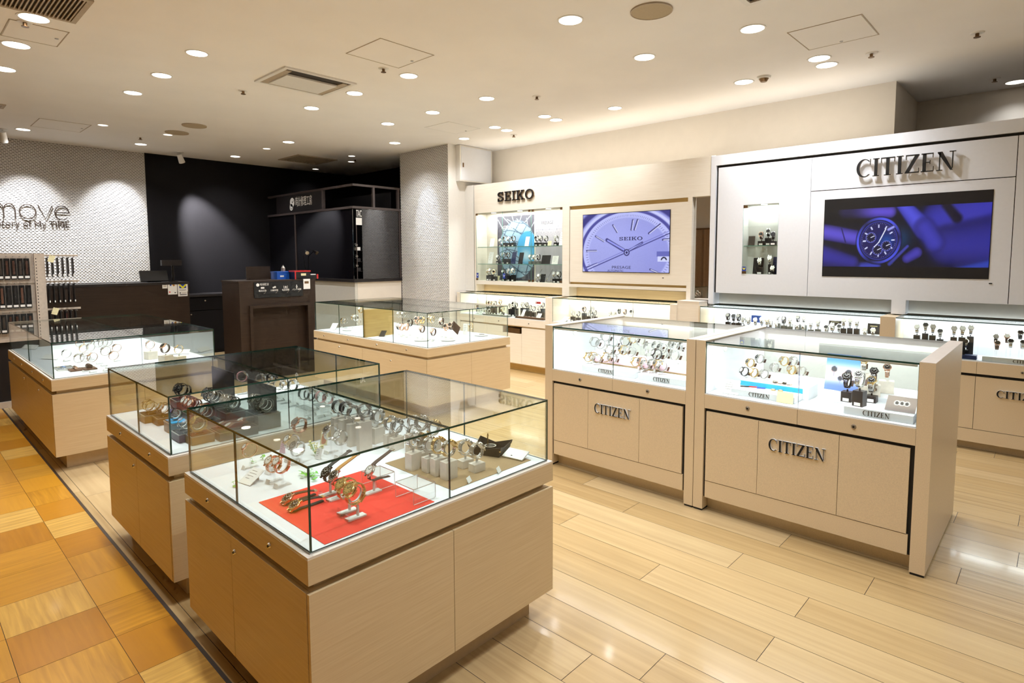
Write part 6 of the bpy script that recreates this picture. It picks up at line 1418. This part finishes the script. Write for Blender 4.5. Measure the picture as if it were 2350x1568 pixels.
picture('print', (-.615, 3.318, R5 + .004), tilted(.95), .125, .10, 36, 26, greycard, 'print_ink', o); MB().obox((-.5525, 3.3595, R5 + .0325), (.0625, 0, 0), Vector((0, math.sin(.95), math.cos(.95))) * .05, (0, .0006, -.0004)).build('card', 'card_white', o); MB().box(-.57, -.53, 3.38, 3.39, R5, R5 + .045).build('prop', 'acrylic', o)

BOXC[0] = None
# ---- wall counters, niches
ZW = (1600, 690, 5.109); WD = .7006
bx = lambda x0, x1, y0, y1, z0, h, lab, m_='box_black', g='dark display blocks on the wall counters': MB().box(x0, x1, y0, y1, z0, z0 + h).build('body', m_, thing('display_box', ((x0 + x1) / 2, (y0 + y1) / 2, z0), lab, 'display box', g))
row([(365, 190, 'd'), (430, 200, 'd'), (490, 200, 'd'), (550, 235, 's'), (605, 240, 's'), (685, 245, 's'), (760, 240, 's'), (820, 245, 't')], 5.85, WD, 'at the laminate counter end', 'black', 1, .1, .6, px=ZW, wide=.042, deep=.04, size=1.15)
row([(865, 275, 's'), (930, 280, 's'), (950, 205, 's'), (1020, 230, 'd'), (1090, 240, 's'), (1040, 290, 's'), (1105, 290, 's'), (1180, 300, 's'), (1185, 215, 'd'), (1258, 225, 's'), (1335, 275, 's'), (1420, 270, 's'), (1250, 305, 's')], 5.82, WD, 'in the laminate counter middle', 'grey', 1, .1, .6, px=ZW, wide=.045, deep=.04, size=1.1)
row([(1590, 310, 's'), (1520, 330, 's'), (1670, 320, 's'), (1720, 255, 's'), (1795, 255, 's'), (1875, 260, 's'), (1970, 365, 's'), (2065, 370, 's')], 5.83, WD, 'before the laminate counter post', 'black', 1, .1, .6, px=ZW, wide=.042, deep=.04, size=1.15)
row([(1855, 200, 's'), (1925, 185, 's'), (1985, 200, 's'), (2050, 235, 's'), (2165, 215, 's'), (2235, 215, 's'), (2305, 210, 's'), (2258, 322, 's')], 5.82, WD, 'past the laminate counter post', 'black', 1, .1, .6, px=Z7, wide=.042, deep=.05, size=1.15)
ZR = (2000, 640, 3.563)
row([(1015, 490, 'k'), (1108, 490, 'b'), (1215, 460, 'k')], 5.86, WD, 'by the frame edge', 'clear', 1, .1, .8, px=ZR, size=1.1); row([(1025, 545, 'b'), (1140, 530, 's'), (1235, 540, 's')], 5.78, WD, 'nearest the frame edge lettering', 'clear', 1, .1, .8, px=ZR, size=1.1)
plinth(-.435, .1, 5.70, 5.76, WD, .036, 'low white riser with roman letters on the laminate wall counter', text=True, tw=.125, tx=-.255)
bx(-.60, -.47, 5.72, 5.80, WD, .03, 'white box with a blue band by the counter joint', 'box_blue')
for k, (u0, v0, u1, v1, m_, lab) in enumerate(((635, 170, 750, 260, 'blue_plastic', 'blue sky printed card behind the steel watches'), (1545, 232, 1690, 300, 'leather_dark', 'dark printed card with pale lettering in the laminate counter'), (2000, 265, 2140, 400, 'box_black', 'dark printed card at the laminate counter post'))):
    a, b = at_y(1600 + u0 / 5.109, 690 + v0 / 5.109, 5.92), at_y(1600 + u1 / 5.109, 690 + v1 / 5.109, 5.92); o = thing('printed_card', ((a.x + b.x) / 2, 5.92, WD), lab, 'card'); MB().box(a.x, b.x, 5.92, 5.924, b.z, a.z).build('card', m_, o); MB().box((a.x + b.x) / 2 - .02, (a.x + b.x) / 2 + .02, 5.924, 5.94, WD, (a.z + b.z) / 2).build('prop', 'acrylic', o)
    if k: MB().box(a.x + .02, b.x - .02, 5.9185, 5.9199, a.z - (a.z - b.z) * .3, a.z - (a.z - b.z) * .2).build('printed_lines', 'card_cream', o)
ZS = (1050, 660, 10.68)
row([(740, 375, 'g'), (800, 385, 'r'), (860, 385, 'g'), (925, 385, 'k'), (1050, 350, 'g'), (1110, 530, 'g')], 5.86, WD, 'at the pillar end of the timber counter', 'black', 1, .1, .4, px=ZS, wide=.05, deep=.04)
row([(1300, 440, 's'), (1380, 400, 's'), (1440, 430, 'k'), (1600, 415, 's'), (1700, 420, 'k'), (1780, 490, 'k'), (1870, 520, 'k'), (2000, 500, 's'), (2095, 430, 'k')], 5.84, WD, 'by the timber counter post', 'black', 1, .1, .4, px=ZS, wide=.05, deep=.04)
row([(500, 570, 's'), (620, 570, 's'), (700, 575, 's'), (780, 580, 's')], 5.78, WD, 'low in the timber counter', 'grey', 1, .1, 1.2, px=ZS, wide=.06, deep=.05)
for k, (u, v, w, h, lab) in enumerate(((1560, 735, .05, .13, 'white price card in front of the dark blocks, timber counter'), (1960, 690, .07, .09, 'white printed card before the timber counter post'), (1020, 610, .03, .06, 'small white card at the glass joint, timber counter'), (550, 560, .06, .06, 'white card at the pillar end of the timber counter'))):
    p = at_y(1050 + u / 10.68, 660 + v / 10.68, 5.72); card((p.x, 5.72, WD + .0005), w, h, .6, lab)
bx(-5.28, -4.80, 5.70, 5.78, WD, .022, 'long dark wooden step beside the timber counter post', 'box_walnut'); bx(-5.9, -5.4, 5.70, 5.76, WD, .015, 'grey step at the middle of the timber counter', 'box_grey')
o = thing('price_sign', (-4.92, 5.9, WD), 'small red sign standing by the timber counter post', 'sign'); a, b = at_y(1050 + 1915 / 10.68, 660 + 345 / 10.68, 5.93), at_y(1050 + 2040 / 10.68, 660 + 405 / 10.68, 5.93); MB().box(a.x, b.x, 5.928, 5.931, b.z, a.z).build('panel', 'sign_red', o); MB().box((a.x + b.x) / 2 - .006, (a.x + b.x) / 2 + .006, 5.929, 5.931, WD, b.z).build('stem', 'acrylic', o); MB().box(a.x + .006, a.x + .02, 5.9265, 5.928, b.z + .008, a.z - .008).build('printed_mark', 'card_white', o)
ZT = (1260, 670, 6.528)
row([(360, 315, 's'), (440, 330, 'k'), (530, 262, 'b'), (600, 310, 's'), (650, 258, 's'), (690, 315, 'k'), (650, 365, 's')], 5.86, WD, 'under the dial screen, far group', 'black', 1, .1, .4, px=ZT, wide=.05, deep=.04)
row([(920, 330, 's'), (985, 335, 's'), (1055, 290, 'k'), (1140, 300, 'b'), (1245, 305, 's')], 5.86, WD, 'under the dial screen, near group', 'clear', 1, .1, .4, px=ZT)
for k, (u, v, lab) in enumerate(((210, 450, 'white card at the far end of the screen side timber counter'), (780, 380, 'cream card beside the far group of watches'))): p = at_y(1260 + u / 6.528, 670 + v / 6.528, 5.74); card((p.x, 5.74, WD + .0005), .08, .10, 1.0 if k == 0 else .7, lab, m_='card_white' if k == 0 else 'card_cream')
# glazed niche
ZN = (1080, 470, 7.84)
row([(545, 655, 's'), (625, 615, 's'), (705, 620, 's'), (775, 610, 'k')], 6.0, 1.6455, 'on the top shelf, teal poster', 'black', 1, .1, .4, px=ZN, wide=.046, deep=.05, size=1.2); row([(1195, 610, 'k'), (1265, 610, 'k'), (1360, 610, 'k'), (1545, 605, 's')], 6.0, 1.6455, 'on the top shelf, grey poster', 'black', 1, .1, .4, px=ZN, wide=.055, deep=.05, size=1.2)
row([(500, 945, 'k'), (600, 905, 'k'), (680, 905, 'k')], 6.0, 1.4055, 'on the lower shelf, teal poster', 'black', 1, .1, .4, px=ZN, wide=.046, deep=.05, size=1.2); row([(1085, 945, 's'), (1160, 945, 's'), (1225, 945, 'k')], 6.0, 1.4055, 'on the lower shelf, grey poster', 'grey', 1, .1, .4, px=ZN, wide=.046, deep=.05, size=1.2)
row([(325, 1200, 't'), (370, 1190, 's'), (440, 1220, 't'), (600, 1215, 'd'), (700, 1205, 's'), (770, 1190, 's')], 5.98, 1.1675, 'on the niche floor, teal poster', 'black', 1, .1, .4, px=ZN, wide=.05, deep=.05, size=1.25); row([(1240, 1290, 's'), (1520, 1255, 's'), (1595, 1255, 'k')], 5.98, 1.1675, 'on the niche floor, grey poster', 'black', 1, .1, .4, px=ZN, wide=.055, deep=.05, size=1.25)
for k, (u, v) in enumerate(((1200, 1320), (1390, 1320), (1470, 1320))):
    p = at_y(1080 + u / 7.84, 470 + v / 7.84, 5.96); strap_watch((p.x, 5.95, 1.168), 'steel', 'leather_black', 'dial_white', f'black strap watch standing open on the niche floor, {ORD[k]} of three', [(.01, .062), (.03, .10), (.05, .14), (.07, .17)], [(-.012, .03), (-.012, .015), (.0, .004), (.05, .003)], (-.005, .048), .7, 'open strap watches in the niche', rz=-.9)
for k, (u, v, z, w, h, m_, lab) in enumerate(((375, 755, 1.6455, .08, .12, 'card_white', 'white card on the top niche shelf, far end'), (1005, 750, 1.6455, .07, .13, 'card_white', 'white card on the top niche shelf between the posters'), (1620, 745, 1.6455, .06, .18, 'card_white', 'tall white card on the top niche shelf, near end'), (345, 1040, 1.4055, .09, .17, 'card_white', 'tall white card on the lower niche shelf, far end'), (760, 1040, 1.4055, .08, .17, 'box_blue', 'violet printed card on the lower niche shelf'), (890, 1040, 1.4055, .08, .16, 'box_black', 'black printed card on the lower niche shelf'), (1345, 1035, 1.4055, .15, .12, 'box_black', 'dark picture card of a watch on the lower niche shelf'), (1510, 1035, 1.4055, .10, .11, 'card_white', 'white printed card on the lower niche shelf, near end'), (1415, 720, 1.6455, .06, .06, 'card_cream', 'cream card on the top niche shelf'), (490, 1330, 1.1675, .05, .07, 'card_cream', 'cream card on the niche floor'), (1290, 1330, 1.1675, .08, .11, 'box_black', 'black printed card on the niche floor'))):
    p = at_y(1080 + u / 7.84, 470 + v / 7.84, 5.955); card((p.x, 5.955, z + .0005), w, h, .25, lab, m_=m_)
for (x, fr) in ((-6.19, 0), (-5.66, 0)):
    o = thing('door_sticker', (x, SW, 1.20), 'small blue V mark sticker on the niche glass, ' + ('by the pillar' if x < -6 else 'at the middle joint'), 'sticker'); MB().box(x - .022, x + .022, SW + .002, SW + .0035, 1.205, 1.275).build('label', 'point_blue', o); MB().prism([(0, 1), (.5, .3), (1, 1), (1, .7), (.5, 0), (0, .7)], (x - .015, SW + .002, 1.225), (.03, 0, 0), (0, 0, .035), (0, -.0008, 0)).build('emblem_mark', 'card_white', o)
# small white niche
ZM = (1690, 460, 8.71)
row([(505, 705, 'b'), (645, 645, 'k'), (740, 705, 'd')], 5.965, 1.607, 'on the small niche shelf', 'black', 1, .15, .4, px=ZM, wide=.06, deep=.06, size=1.2, dial='dial_black'); row([(470, 1225, 's'), (670, 1170, 's'), (735, 1395, 'k')], 5.955, 1.3245, 'on the small niche floor', 'black', 1, .15, .4, px=ZM, wide=.06, deep=.06, size=1.2)
for (u, v, z, w, h, m_, lab) in ((300, 885, 1.6065, .065, .095, 'leather_dark', 'small dark printed card on the glass shelf of the small niche'), (430, 1330, 1.3245, .10, .16, 'box_black', 'black printed card with a blue picture in the small niche'), (770, 1400, 1.3245, .05, .17, 'box_blue', 'blue printed card at the side of the small niche')):
    p = at_y(1690 + u / 8.71, 460 + v / 8.71, 5.99); card((p.x, 5.985, z + .0005), w, h, .15, lab, m_=m_)
o = thing('door_sticker', (-2.343, SW, 1.35), 'blue sticker with a yellow V on the small niche door', 'sticker'); MB().box(-2.364, -2.324, PF - .002, PF - .0005, 1.350, 1.398).build('label', 'point_blue', o); MB().prism([(0, 1), (.5, .5), (1, 1), (1, .5), (.5, 0), (0, .5)], (-2.357, PF - .002, 1.366), (.026, 0, 0), (0, 0, .026), (0, -.0008, 0)).build('emblem_mark', 'point_yellow', o)
